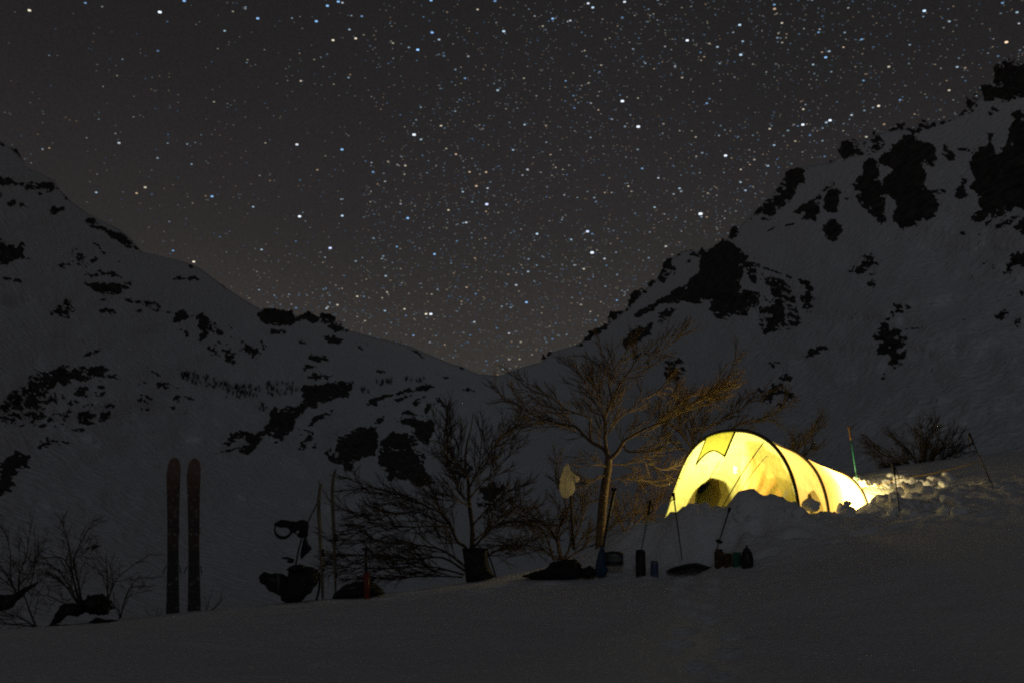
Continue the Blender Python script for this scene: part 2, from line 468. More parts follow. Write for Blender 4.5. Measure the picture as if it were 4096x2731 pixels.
def rock(c, poly, amp=7, wl=26, ang=0.0, stretch=1.0, hole=0.10, seed=None, step=3.5):
    """an outcrop of bedrock standing out of the snow sheet; its ragged edge is where it dips under the snow"""
    pf = [fpx(c, x, y) for x, y in poly]
    xs = [p[0] for p in pf]; ys = [p[1] for p in pf]
    pad = amp + 8
    gx = np.arange(min(xs) - pad, max(xs) + pad + step, step)
    gy = np.arange(min(ys) - pad, max(ys) + pad + step, step)
    X, Yp = np.meshgrid(gx, gy)
    sd = poly_sd(X, Yp, pf)
    sc = (seed if seed is not None else (abs(hash((round(xs[0]), round(ys[0])))) % 97)) * 1.37
    ca, sa = math.cos(math.radians(ang)), math.sin(math.radians(ang))
    U = (X * ca + Yp * sa) / (wl * stretch); Vv = (-X * sa + Yp * ca) / wl
    n1 = fbm(U + sc, Vv + sc * .7, 5, .72)
    n2 = fbm(U * .8 + 41 + sc, Vv * .8 + 13, 4, .55)
    f = np.minimum(sd, 30) + amp * n1 * 2.0
    if hole:
        f = f - hole * np.clip(n2 - .02, 0, 1) * 150
    # snow caught on ledges and in cracks
    lu = (X * math.cos(.30) + Yp * math.sin(.30)) / 46.0; lv = (-X * math.sin(.30) + Yp * math.cos(.30)) / 19.0
    rid = 1 - np.abs(fbm(lu + sc * 2, lv + sc, 3, .55)) * 2.2
    msk = np.clip((fbm(X / 75.0 + sc, Yp / 75.0, 2) + .30) * 2.2, 0, 1)
    f = f - 46 * (.35 + 2.4 * min(hole, .4)) * np.clip((rid - .72) / .22, 0, 1) * msk * np.clip((sd + 4) / 16, .25, 1)
    az, el = to_azel(X, Yp)
    er = el_ridge(az)
    over = el > er
    r = sheet_r(az, np.minimum(el, er))
    mpp = r / FPX
    rough = fbm(X / 13.0, Yp / 13.0, 3) * .5 + fbm(X / 40.0 + 9, Yp / 40.0, 2)
    bulge = np.where(f > 0, np.sqrt(np.clip(f, 0, None) * 5.0), f * 1.2) * (1 + .35 * rough) * mpp * 1.1
    front = azel_xyz(az, el, r - bulge)
    keep = f > (-6 if not over.any() else -6)
    keep &= ~(over & (f < -1.0))
    idx = -np.ones(X.shape, int)
    V = []; F = []
    cell = keep[:-1, :-1] & keep[1:, :-1] & keep[:-1, 1:] & keep[1:, 1:]
    anyin = (f > 0)
    cell &= (anyin[:-1, :-1] | anyin[1:, :-1] | anyin[:-1, 1:] | anyin[1:, 1:] | ~(over[:-1, :-1]))
    used = np.zeros(X.shape, bool)
    for dj in (0, 1):
        for di in (0, 1):
            used[dj:X.shape[0] - 1 + dj, di:X.shape[1] - 1 + di] |= cell
    if not used.any(): return None
    idx[used] = np.arange(used.sum())
    V = front[used]
    jj, ii = np.nonzero(cell)
    F = np.stack([idx[jj, ii], idx[jj + 1, ii], idx[jj + 1, ii + 1], idx[jj, ii + 1]], -1)
    if over.any():
        back = azel_xyz(az, el, r + np.abs(bulge) * 1.2 + np.where(over, 0.0, 0.0))[used]
        nV = len(V)
        V = np.concatenate([V, back], 0)
        F = np.concatenate([F, F[:, ::-1] + nV], 0)
    parent = MTN_L if float(az.mean()) < AZ_MID else MTN_R
    o = mk('rock_outcrop', V, F, M['rock'], parent, False)
    return o

ROCKS = [
 # right mountain, lower ridge with the big crag
 ('R1', [(120,1165),(135,1110),(180,1080),(215,1090),(190,1125),(150,1155)], 5, 14),
 ('R1', [(400,1055),(440,1020),(470,970),(500,920),(560,905),(600,880),(640,850),(660,770),(700,790),(710,830),(640,900),(600,950),(540,970),(490,1010),(450,1050)], 8, 16),
 ('R1', [(650,830),(660,755),(700,770),(740,750),(800,745),(820,640),(870,595),(920,600),(960,630),(920,660),(860,700),(820,760),(740,800),(690,850)], 7, 16),
 ('R1', [(940,600),(960,540),(1000,490),(1035,520),(1080,410),(1130,340),(1165,340),(1140,410),(1180,440),(1170,490),(1080,550),(1020,560)], 8, 18),
 ('R1', [(1180,330),(1220,300),(1250,315),(1210,340)], 4, 12),
 ('R1', [(1265,300),(1310,275),(1360,300),(1370,350),(1320,350),(1280,330)], 6, 14),
 ('R1', [(1240,395),(1290,365),(1320,380),(1270,400)], 4, 12),
 ('R1', [(1365,300),(1385,270),(1425,310),(1460,270),(1530,240),(1560,190),(1600,230),(1640,270),(1720,300),(1760,350),(1730,380),(1700,400),(1710,470),(1690,560),(1710,600),(1830,630),(1840,700),(1810,770),(1770,740),(1740,800),(1640,815),(1570,845),(1500,820),(1460,790),(1440,700),(1330,730),(1220,700),(1150,720),(1060,720),(960,790),(840,840),(750,870),(850,800),(980,720),(1120,640),(1240,570),(1310,510),(1360,470),(1370,400)], 9, 30, 0, 1, .03),
 ('R1', [(1590,180),(1620,110),(1660,95),(1685,120),(1660,190),(1640,225),(1610,200)], 7, 16),
 ('R1', [(1760,370),(1800,360),(1840,420),(1810,440),(1830,520),(1800,560),(1770,540),(1740,460),(1700,430),(1720,380)], 8, 16),
 ('R1', [(1840,480),(1920,500),(2000,530),(2080,570),(2120,640),(2130,760),(2150,860),(2110,930),(2060,960),(1940,970),(1880,940),(1840,870),(1830,800),(1850,690),(1880,650),(1920,690),(1930,590),(1880,560),(1850,520)], 9, 26, 20, 1.4, .35),
 ('R1', [(2140,530),(2180,520),(2240,560),(2270,620),(2230,640),(2180,580)], 6, 14),
 ('R1', [(2145,640),(2230,620),(2270,680),(2240,730),(2270,770),(2220,800),(2180,760),(2150,690)], 10, 15),
 ('R1', [(1840,415),(1910,430),(2000,470),(2090,510),(2080,520),(1960,470),(1840,430)], 3, 12),
 ('R1', [(770,1100),(770,1010),(820,930),(880,900),(895,870),(930,900),(960,880),(1020,850),(1060,790),(1110,750),(1190,760),(1140,820),(1100,870),(1000,890),(980,960),(880,1010),(800,1060)], 9, 18),
 ('R1', [(840,1140),(880,1105),(920,1095),(890,1140)], 4, 10), ('R1', [(940,1180),(980,1145),(1010,1160),(960,1185)], 4, 10),
 ('R1', [(1070,1125),(1130,1145),(1170,1170),(1210,1130),(1260,1180),(1210,1190),(1280,1240),(1220,1270),(1200,1310),(1110,1330),(1085,1230)], 6, 18),
 ('R1', [(2210,1130),(2220,1080),(2270,1060),(2290,1020),(2352,1040),(2380,1070),(2330,1110),(2250,1125)], 8, 14),
 ('R1', [(1900,1190),(1930,1165),(2010,1155),(1970,1190),(1990,1210),(1960,1230)], 6, 10),
 ('R1', [(1820,1450),(1830,1370),(1900,1400),(1960,1340),(2030,1330),(1990,1380),(2050,1390),(2110,1380),(2110,1470),(2070,1480),(2020,1420),(1960,1430),(1930,1500),(1860,1470)], 11, 18),
 ('R1', [(1970,1290),(2050,1250),(2100,1290),(2090,1320),(2020,1310)], 6, 12),
 ('R1', [(1945,1530),(1990,1470),(2010,1500),(2000,1545),(1960,1545)], 6, 12),
 ('R1', [(1895,150),(1930,120),(1990,100),(1950,130)], 3, 10), ('R1', [(2030,100),(2120,75),(2110,95),(2040,105)], 3, 10),
 # right mountain, upper ridge
 ('R2', [(0,1460),(40,1370),(110,1320),(220,1210),(270,1110),(300,1050),(400,1000),(500,1010),(470,1060),(470,1130),(390,1190),(400,1240),(340,1310),(250,1380),(150,1450),(80,1460),(120,1370),(20,1460)], 9, 20),
 ('R2', [(690,970),(740,890),(800,790),(880,760),(930,790),(940,830),(1010,780),(1040,690),(1080,690),(1090,730),(1130,740),(1150,800),(1140,860),(1060,890),(960,920),(850,940)], 9, 20, 0, 1, .3),
 ('R2', [(1170,700),(1200,665),(1260,660),(1270,630),(1330,620),(1350,660),(1390,670),(1480,590),(1530,590),(1550,620),(1590,610),(1600,650),(1500,690),(1400,730),(1360,690),(1240,690)], 8, 14),
 ('R2', [(1630,640),(1650,580),(1690,610),(1760,570),(1740,600),(1680,640)], 4, 12),
 ('R2', [(1790,570),(1840,480),(1860,410),(1940,380),(1970,410),(1940,500),(1900,560)], 8, 16),
 ('R2', [(1970,360),(2000,300),(2070,270),(2090,180),(2110,120),(2170,90),(2260,75),(2352,100),(2460,60),(2560,140),(2560,330),(2440,390),(2352,400),(2230,440),(2140,460),(2110,420),(2000,450),(1990,390)], 12, 26),
 ('R2', [(2040,560),(2060,490),(2100,460),(2150,530),(2100,540),(2060,580)], 7, 14),
 ('R2', [(1100,970),(1120,910),(1200,880),(1210,800),(1300,790),(1320,730),(1400,720),(1430,770),(1510,780),(1590,850),(1620,930),(1580,1000),(1540,1000),(1500,960),(1470,1000),(1500,1080),(1510,1180),(1590,1260),(1630,1330),(1590,1430),(1500,1490),(1320,1530),(1220,1460),(1220,1390),(1260,1340),(1240,1270),(1180,1260),(1150,1330),(1170,1400),(1150,1480),(1090,1480),(1050,1400),(950,1340),(920,1260),(890,1180),(890,1130),(970,1060),(970,960),(1020,910),(1090,950),(1120,1030),(1090,1110),(1140,1140),(1230,1060),(1200,1020)], 11, 30, 0, 1, .04),
 ('R2', [(1540,1230),(1640,1190),(1690,1200),(1680,1240),(1600,1235)], 6, 14),
 ('R2', [(1640,880),(1670,800),(1700,840),(1760,890),(1770,950),(1720,960),(1660,910)], 7, 14),
 ('R2', [(1760,860),(1840,840),(1920,850),(1910,890),(1840,870)], 6, 12),
 ('R2', [(1760,1260),(1770,1200),(1810,1150),(1780,1100),(1830,1070),(1870,1100),(1840,1170),(1870,1240),(1830,1290)], 8, 16),
 ('R2', [(1890,900),(1960,820),(2030,830),(2050,720),(2090,720),(2080,830),(2120,890),(2200,800),(2220,690),(2260,620),(2250,530),(2300,520),(2340,570),(2500,560),(2800,700),(2800,1300),(2500,1430),(2300,1360),(2200,1420),(2050,1440),(1960,1490),(1900,1470),(1960,1370),(1980,1290),(1920,1220),(1880,1200),(1920,1120),(1910,1020),(1880,980)], 13, 34, 0, 1, .03),
 ('R2', [(1960,1500),(2050,1470),(2200,1440),(2310,1410),(2250,1490),(2150,1540),(2060,1520),(1990,1530)], 9, 14, -15, 1.6, .5),
 ('R2', [(2260,1520),(2340,1450),(2600,1420),(2600,1600),(2400,1620),(2290,1560)], 8, 18),
 ('R2', [(340,1420),(400,1360),(500,1300),(560,1250),(680,1150),(750,1130),(640,1220),(600,1290),(610,1400),(540,1470),(450,1450),(470,1390)], 9, 18),
 ('R2', [(620,1270),(690,1180),(750,1180),(790,1230),(780,1320),(740,1390),(670,1400),(630,1340)], 9, 16),
 ('R2', [(800,1260),(850,1270),(840,1300),(810,1290)], 4, 10),
 ('R2', [(640,1600),(630,1510),(680,1460),(730,1450),(740,1480),(800,1490),(790,1570),(740,1640),(680,1640)], 8, 14),
 # right mountain, open slope
 ('R3', [(830,405),(880,360),(940,350),(950,280),(1010,240),(1100,260),(1080,285),(1130,300),(1120,340),(1050,370),(1000,400),(940,420)], 8, 16, 0, 1, .2),
 ('R3', [(1000,430),(1060,410),(1150,400),(1130,420),(1040,435)], 5, 10),
 ('R3', [(1010,500),(1040,460),(1100,460),(1100,510),(1050,545),(1015,530)], 5, 14),
 ('R3', [(1220,760),(1230,670),(1260,660),(1320,710),(1320,750),(1270,760)], 6, 14), ('R3', [(1330,690),(1370,675),(1390,710),(1350,735)], 4, 10),
 ('R3', [(1045,990),(1060,930),(1110,870),(1180,790),(1230,775),(1170,830),(1200,870),(1290,870),(1290,910),(1230,960),(1340,960),(1365,1000),(1340,1080),(1310,1080),(1330,1130),(1290,1150),(1300,1190),(1240,1250),(1215,1240),(1190,1190),(1180,1120),(1110,1100),(1100,1010)], 12, 18, 20, 1.2, .25),
 ('R3', [(1310,890),(1400,870),(1480,870),(1480,895),(1390,900)], 5, 10),
 ('R3', [(1130,1300),(1150,1255),(1170,1275),(1150,1320)], 3, 10),
 ('R3', [(1350,1360),(1365,1345),(1372,1355),(1360,1370)], 2, 8),
 ('R3', [(2105,780),(2140,740),(2215,725),(2210,770),(2160,815),(2115,805)], 5, 14),
 ('R3', [(2270,840),(2290,795),(2325,800),(2320,870),(2290,885)], 6, 10), ('R3', [(2200,610),(2240,595),(2230,610)], 2, 8),
 ('R3', [(1985,325),(2020,305),(2025,335),(1995,340)], 3, 8), ('R3', [(2055,340),(2090,305),(2105,360),(2080,365)], 5, 9),
 ('R3', [(2155,380),(2200,340),(2210,270),(2260,230),(2420,200),(2550,300),(2450,390),(2300,350),(2250,400),(2190,425)], 9, 18),
 ('R3', [(1810,70),(1830,40),(1850,80),(1830,95)], 3, 8), ('R3', [(1960,75),(1980,60),(1995,80),(1975,92)], 3, 8), ('R3', [(1905,25),(1920,10),(1930,25),(1915,35)], 2, 8),
 ('R3', [(2050,155),(2095,140),(2080,155)], 2, 8), ('R3', [(2310,570),(2400,540),(2420,620),(2340,610)], 4, 10), ('R3', [(1840,810),(1900,765),(1880,790)], 2, 8),
 # left mountain, upper part
 ('L1', [(-40,60),(20,110),(60,150),(40,160),(0,140),(-60,130)], 6, 12), ('L1', [(110,170),(150,165),(190,220),(205,280),(180,250),(130,205)], 6, 12),
 ('L1', [(-80,200),(20,250),(70,275),(20,280),(-60,270)], 5, 12),
 ('L1', [(-60,430),(60,450),(160,490),(300,490),(400,490),(490,500),(515,475),(550,540),(500,590),(440,580),(360,610),(350,560),(230,570),(180,530),(80,520),(-60,520)], 11, 16),
 ('L1', [(545,550),(590,580),(650,660),(640,675),(600,640),(570,580)], 5, 12),
 ('L1', [(440,750),(480,720),(520,690),(560,740),(610,700),(640,720),(590,760),(510,800),(460,790)], 9, 14),
 ('L1', [(60,690),(110,630),(160,660),(240,690),(290,690),(260,730),(170,720),(80,710)], 12, 12),
 ('L1', [(-40,560),(20,590),(20,650),(-40,690)], 9, 12),
 ('L1', [(800,870),(830,790),(870,820),(950,880),(1040,940),(1150,980),(1240,1040),(1310,1130),(1210,1110),(1080,1040),(990,970),(900,930),(840,910)], 7, 16),
 ('L1', [(-80,970),(0,980),(40,1030),(60,1090),(120,1060),(240,1070),(250,1110),(220,1160),(290,1210),(240,1230),(130,1230),(60,1270),(-60,1290)], 13, 18),
 ('L1', [(650,1150),(720,1110),(740,1160),(800,1170),(830,1230),(900,1200),(940,1220),(850,1260),(790,1310),(700,1290),(640,1290),(500,1310),(600,1250),(680,1220)], 10, 16),
 ('L1', [(840,1085),(900,1060),(950,1090),(1010,1140),(990,1170),(920,1160),(940,1110)], 7, 14),
 ('L1', [(780,1360),(960,1320),(1080,1350),(1150,1390),(1040,1380),(940,1370),(860,1385)], 9, 12),
 ('L1', [(790,1440),(900,1430),(1000,1430),(1130,1450),(1230,1430),(1240,1470),(1180,1510),(1080,1555),(950,1555),(870,1530),(830,1480)], 7, 18),
 ('L1', [(1620,1405),(1700,1375),(1790,1380),(1830,1365),(1870,1410),(1780,1420)], 7, 12), ('L1', [(1770,1270),(1820,1265),(1825,1300),(1780,1325)], 6, 12),
 ('L1', [(-60,1380),(80,1385),(220,1410),(200,1435),(90,1415),(-60,1405)], 6, 14),
 ('L1', [(2050,1430),(2130,1480),(2120,1490)], 2, 8), ('L1', [(1100,1230),(1130,1225),(1130,1245),(1110,1250)], 3, 8),
 # left mountain, middle part
 ('L2', [(465,240),(520,185),(600,170),(600,110),(660,105),(640,150),(700,180),(720,220),(660,250),(660,300),(600,280),(550,290),(530,260)], 9, 15),
 ('L2', [(930,220),(980,195),(1060,210),(1100,235),(1040,255),(970,245)], 6, 12), ('L2', [(1285,220),(1320,205),(1350,235),(1310,245)], 4, 10),
 ('L2', [(930,110),(1000,110),(1000,125),(950,125)], 4, 8), ('L2', [(960,290),(1000,290),(990,310)], 3, 8), ('L2', [(1160,330),(1190,320),(1180,345)], 3, 8),
 ('L2', [(1120,105),(1250,115),(1400,130),(1490,155),(1560,200),(1620,235),(1540,245),(1450,215),(1330,170),(1230,140)], 6, 16),
 ('L2', [(1620,300),(1650,240),(1720,210),(1790,260),(1770,300),(1700,320),(1650,345)], 7, 16),
 ('L2', [(1810,270),(1860,230),(1920,230),(1960,280),(2040,350),(2110,440),(2060,440),(1960,410),(1940,460),(1890,510),(1860,480),(1910,410),(1850,360),(1870,310)], 9, 18),
 ('L2', [(1710,380),(1760,400),(1800,470),(1750,460),(1710,410)], 7, 11),
 ('L2', [(1930,570),(2000,530),(2090,520),(2180,560),(2210,620),(2220,700),(2150,690),(2060,650),(1990,620)], 17, 13, 0, 1, .3),
 ('L2', [(2110,340),(2160,350),(2190,390),(2150,370)], 3, 9), ('L2', [(2170,450),(2240,490),(2200,500),(2150,470)], 5, 10),
 ('L2', [(740,665),(800,630),(860,600),(1010,565),(940,600),(860,640)], 4, 14), ('L2', [(1155,570),(1230,620),(1310,675),(1280,665),(1200,610)], 3, 12),
 ('L2', [(1365,735),(1420,765),(1510,840),(1580,900),(1680,940),(1600,930),(1560,950),(1480,950),(1470,880),(1530,890),(1440,800)], 5, 14),
 ('L2', [(0,1130),(60,990),(150,940),(270,940),(280,840),(340,790),(500,760),(620,725),(800,740),(950,740),(1010,760),(1000,810),(1100,820),(1100,870),(1000,850),(900,860),(720,900),(560,900),(480,950),(420,1000),(460,1060),(360,1150),(240,1160),(100,1170),(-60,1180),(-60,1050)], 15, 20, -15, 1.4, .18),
 ('L2', [(-60,1290),(0,1190),(120,1130),(250,1130),(380,1160),(470,1180),(600,1160),(680,1110),(640,1200),(620,1260),(480,1285),(250,1290)], 22, 16, -12, 1.8, .45),
 ('L2', [(450,1030),(520,990),(600,1030),(560,1070),(480,1080)], 14, 12), ('L2', [(680,1010),(720,940),(800,920),(850,950),(810,990),(840,1020),(760,1030)], 11, 14),
 ('L2', [(640,1090),(700,1050),(740,1080),(680,1120)], 10, 10),
 ('L2', [(690,1220),(740,1170),(830,1150),(900,1190),(890,1280),(780,1280),(720,1260)], 12, 16, 0, 1, .35),
 ('L2', [(930,1240),(960,1170),(1040,1155),(1040,1200),(990,1250)], 9, 13), ('L2', [(980,1120),(1060,1080),(1080,1120),(1020,1135)], 8, 10), ('L2', [(880,1030),(900,970),(980,975),(970,1020)], 9, 12),
 ('L2', [(890,930),(960,900),(1030,930),(980,950)], 8, 10), ('L2', [(760,1120),(850,1070),(920,1120),(860,1130)], 9, 10),
 ('L2', [(1260,900),(1330,885),(1420,890),(1300,915)], 5, 9), ('L2', [(1290,1060),(1330,1000),(1400,1000),(1430,1060),(1400,1090),(1320,1090)], 10, 11),
 ('L2', [(1230,1125),(1300,1110),(1420,1130),(1400,1160),(1300,1150)], 7, 10), ('L2', [(1620,1060),(1640,1000),(1710,1020),(1700,1060),(1650,1080)], 6, 12),
 ('L2', [(1710,1020),(1760,1000),(1830,1050),(1770,1055)], 6, 10), ('L2', [(1600,1110),(1640,1105),(1660,1150),(1620,1145)], 4, 9), ('L2', [(1885,1100),(1910,1085),(1930,1110),(1905,1130)], 3, 9),
 ('L2', [(660,1340),(740,1325),(800,1330),(760,1355)], 6, 8),
 ('C4', [(-40,260),(60,220),(110,180),(220,200),(260,140),(330,70),(380,70),(410,100),(480,125),(400,130),(310,160),(220,195),(230,280),(150,310),(110,340),(110,420),(60,470),(-40,500)], 9, 20, -25, 1.2),
 ('C4', [(540,893),(600,860),(660,835),(710,835),(680,855),(620,875)], 4, 14),
 # left mountain, knob in the middle
 ('L3', [(280,250),(350,200),(420,185),(540,210),(640,220),(680,260),(760,235),(870,240),(1000,225),(1060,270),(1100,350),(1140,395),(1210,410),(1130,415),(1040,415),(960,380),(930,330),(830,355),(720,310),(660,350),(560,370),(470,360),(400,340),(340,320)], 8, 20),
 ('L3', [(390,420),(440,380),(520,400),(590,390),(590,430),(460,440)], 12, 12),
 ('L3', [(920,450),(1010,440),(1060,460),(1120,520),(1040,540),(970,540),(960,490)], 11, 12), ('L3', [(1215,495),(1250,520),(1300,585),(1250,570),(1230,530)], 4, 10), ('L3', [(1320,515),(1350,520),(1345,540)], 3, 8),
 ('L3', [(320,510),(350,500),(390,560),(380,590),(340,560)], 7, 10), ('L3', [(140,500),(210,510),(270,550),(330,620),(280,670),(220,650),(170,580)], 16, 11), ('L3', [(0,600),(60,600),(100,650),(60,700),(0,680)], 12, 10),
 ('L3', [(770,660),(800,625),(860,635),(950,650),(980,700),(900,700),(820,690)], 8, 14), ('L3', [(725,740),(780,715),(870,740),(810,755),(750,770)], 9, 10),
 ('L3', [(690,490),(740,490),(780,540),(700,525)], 3, 8), ('L3', [(1600,505),(1700,520),(1690,535),(1620,520)], 3, 9), ('L3', [(1720,575),(1790,590),(1900,665),(1870,670),(1800,620)], 4, 10), ('L3', [(2200,740),(2240,740),(2260,780),(2220,780)], 5, 9),
 ('L3', [(740,860),(790,820),(880,800),(1030,830),(950,850),(860,870)], 10, 12, 0, 1.4),
 ('L3', [(710,980),(740,920),(860,900),(980,890),(1100,860),(1180,900),(1190,960),(1150,1030),(1070,1050),(960,1070),(880,1090),(840,1130),(760,1130),(740,1190),(680,1240),(640,1310),(620,1370),(560,1390),(540,1440),(450,1480),(470,1370),(400,1400),(330,1470),(240,1550),(150,1570),(140,1500),(220,1440),(200,1400),(120,1420),(40,1470),(-20,1480),(60,1380),(150,1350),(250,1370),(350,1340),(420,1250),(420,1180),(480,1130),(600,1110),(690,1110),(730,1050)], 9, 22, -30, 1.3, .03),
 ('L3', [(-100,1560),(0,1520),(120,1500),(60,1530),(-60,1590)], 4, 14),
 ('L3', [(790,1290),(830,1220),(900,1190),(1000,1140),(1060,1140),(990,1190),(880,1240),(820,1290),(760,1340),(710,1380),(740,1330)], 5, 14, -30, 1.3),
 ('L3', [(680,1520),(700,1460),(760,1400),(780,1350),(840,1350),(840,1420),(790,1440),(740,1520)], 6, 14), ('L3', [(670,1330),(700,1305),(690,1340)], 3, 9), ('L3', [(815,1490),(850,1470),(880,1510),(840,1520)], 5, 11),
 ('L3', [(1310,1110),(1360,1040),(1420,1010),(1540,1005),(1680,960),(1830,920),(1900,895),(1980,930),(1910,960),(1800,985),(1650,1000),(1500,1040),(1430,1070),(1420,1110)], 6, 16, -20, 1.3),
 ('L3', [(1500,1110),(1580,1050),(1700,1010),(1770,1000),(1700,1050),(1600,1090)], 5, 14, -20, 1.3), ('L3', [(1745,1090),(1800,1040),(1900,1010),(1870,1060),(1800,1115)], 5, 12),
 ('L3', [(1960,1010),(2010,1030),(2060,1080),(2100,1130),(2050,1130),(1980,1070)], 6, 12), ('L3', [(1870,1150),(1900,1080),(1970,1090),(1950,1130),(1890,1190)], 6, 12),
 ('L3', [(1380,1280),(1440,1220),(1510,1190),(1500,1240),(1450,1280)], 5, 12), ('L3', [(1650,1180),(1720,1150),(1780,1180),(1870,1210),(1780,1215)], 6, 10),
 ('L3', [(2220,960),(2290,945),(2370,980),(2290,975)], 4, 10), ('L3', [(2000,810),(2080,840),(2150,840),(2160,880),(2080,860)], 8, 10), ('L3', [(1390,780),(1440,770),(1510,790),(1450,810)], 8, 9),
 ('C3', [(780,210),(830,170),(850,230),(880,100),(990,40),(1040,20),(1190,10),(1200,150),(1180,240),(1080,260),(1010,290),(1000,370),(920,345),(840,300)], 7, 24),
 ('C3', [(1220,120),(1310,50),(1360,60),(1480,40),(1560,140),(1500,170),(1570,220),(1550,320),(1610,380),(1640,450),(1540,490),(1440,450),(1290,440),(1240,370),(1200,290),(1200,200)], 9, 24, 0, 1, .16),
 ('L3', [(1550,1290),(1620,1210),(1760,1200),(1880,1250),(1930,1220),(1980,1280),(1960,1380),(1920,1460),(1830,1450),(1790,1370),(1770,1310),(1660,1270)], 7, 18),
]
ROCKS += [('C3', [(1710,230),(1800,200),(1900,280),(1990,320),(1900,430),(1800,400),(1730,330)], 16, 14, 0, 1, .2), ('C3', [(1950,560),(2000,480),(2080,430),(2180,480),(2200,600),(2080,650),(1990,620)], 16, 14, 0, 1, .2)]
for i, rk in enumerate(ROCKS):
    rock(*rk, seed=i + 3) if len(rk) <= 4 else rock(rk[0], rk[1], rk[2], rk[3], *(rk[4:]), seed=i + 3)

# far scrub on the left slope: low leafless bushes nobody could count
def far_scrub():
    mb = MB()
    R_ = random.Random(21)
    boxes = [('L2', 1700, 800, 2351, 1050, 70, True), ('L3', 0, 890, 340, 1045, 34, False), ('L3', 390, 860, 700, 1030, 34, False), ('L3', 1380, 870, 1590, 930, 12, False), ('L3', 1700, 840, 1870, 900, 10, False), ('L3', 1280, 950, 1350, 1000, 5, False), ('L3', 320, 1090, 400, 1180, 7, False), ('L3', 1100, 880, 1220, 960, 8, False)]
    for c, x0, y0, x1, y1, n, curve in boxes:
        for _ in range(n):
            x = R_.uniform(x0, x1); f = (x - x0) / (x1 - x0)
            y = y0 + (y1 - y0) * ((.25 + .62 * f + R_.uniform(-.28, .13)) if curve else R_.uniform(.25, 1))
            fx, fy = fpx(c, x, y)
            az, el = to_azel(fx, fy)
            r = float(sheet_r(np.array(az), np.array(el)))
            b = Vector(azel_xyz(np.array(az), np.array(el), r))
            hgt = r / FPX * R_.uniform(12, 26)
            for k in range(11):
                a = R_.uniform(0, 2 * math.pi); l = R_.uniform(.1, .5)
                tip = b + Vector((math.cos(a) * l, math.sin(a) * l, R_.uniform(.6, 1.0))) * hgt
                mb.tube([b, (b + tip) / 2 + Vector((0, 0, .05 * hgt)), tip], [r / FPX * .55, r / FPX * .5, r / FPX * .22], 3, False)
    o = mb.build('far_scrub', M['scrub'])
    tag(o, 'band of tiny leafless bushes far up the left snow slope', 'scrub', None, 'stuff')
far_scrub()

# ------------------------------------------------------------------ near snow ground
CTRL = []
def g_px(x, y, Y): CTRL.append(tuple(P('D', x, y, Y)))
for a in [(0, 1568, 6.5), (600, 1568, 6.5), (1176, 1568, 6.5), (1760, 1568, 6.4), (2352, 1568, 6.0), (0, 1455, 9.2), (200, 1432, 10.0), (398, 1407, 11.1), (600, 1390, 12.0), (740, 1378, 12.7), (900, 1362, 13.0), (1060, 1338, 13.3),
          (1160, 1328, 13.3), (1240, 1326, 13.3), (1380, 1328, 13.2), (1480, 1321, 13.2), (1560, 1312, 13.3), (1650, 1305, 13.3), (1730, 1298, 13.3), (1176, 1450, 9.2), (700, 1480, 8.4), (1500, 1420, 9.8),
          (1800, 1450, 8.5), (2100, 1300, 10.5), (2352, 1400, 8.5), (1850, 1290, 12.0), (1950, 1230, 13.0), (2200, 1200, 12.6), (2352, 1230, 11.6),
          (1430, 1235, 14.1), (1480, 1213, 14.0), (1540, 1203, 13.75), (1590, 1206, 13.55), (1640, 1206, 13.55), (1700, 1203, 13.55), (1760, 1200, 13.6), (1800, 1196, 13.6), (1840, 1178, 13.6), (1890, 1188, 13.8), (1950, 1186, 14.1),
          (1500, 1265, 13.75), (1580, 1255, 13.5), (1650, 1262, 13.3), (1720, 1255, 13.15), (1800, 1238, 13.05), (1880, 1225, 13.2),
          (1985, 1168, 14.6), (2030, 1153, 14.5), (2080, 1150, 14.5), (2150, 1138, 14.6), (2200, 1122, 15.0), (2283, 1120, 14.5), (2352, 1125, 14.0), (2068, 1182, 13.6), (2283, 1150, 13.6),
          (1990, 1116, 17.2), (2040, 1116, 17.2), (2100, 1112, 17.0), (2160, 1108, 16.6), (2210, 1108, 16.2)]:
    g_px(*a)
PLAT = .85
TH = math.radians(40)
T0 = Vector((3.0, 15.0, PLAT))
AX = Vector((math.sin(TH), math.cos(TH), 0)); CX = Vector((math.cos(TH), -math.sin(TH), 0))
def tl(a, c, h): return T0 + AX * a + CX * c + Vector((0, 0, h))
for a, c in [(-.9, 0), (-.5, -.6), (-.5, .45), (0, -.9), (0, 0), (0, .85), (1, -.8), (1, .8), (1, 0), (2, -.8), (2, .8), (2, 0), (2.9, -.7), (2.9, .65), (3.4, 0), (1.5, 1.0), (2.6, .95)]:
    q = tl(a, c, 0); CTRL.append((q.x, q.y, PLAT + .01 * a))
CTRL += [(-12, 0, 0), (0, 0, 0), (12, 0, .1), (-12, -6, 0), (0, -6, 0), (12, -6, .1), (-7, 6, 0), (-3, 6.2, 0), (3, 6, .02), (8, 6, .2), (-12, 6, .1),
         (-5.5, 12, -.5), (-6, 16, -1.8), (-9, 10, -.1), (-9, 14, -1.2), (-8, 22, -4), (-14, 14, -1), (-14, 22, -4), (-3.6, 14, -.55), (-3.6, 18, -2.0), (-2.2, 15.5, -.5), (-.5, 14.3, .12), (-.5, 16.8, -.6), (-.5, 21, -2.6),
         (1.2, 15.0, .46), (1.3, 17.2, -.1), (1.5, 21, -1.8), (2.2, 17, .6), (2.6, 19, .4), (4, 21, 1.2), (6, 20, 1.65), (8, 16, 1.6), (10, 14, 1.6), (12, 10, 1.2), (9, 9, .6), (8.5, 22, 2.0), (13, 18, 2.2), (14, 24, 2.0), (6, 26, .8), (10, 30, 0)]
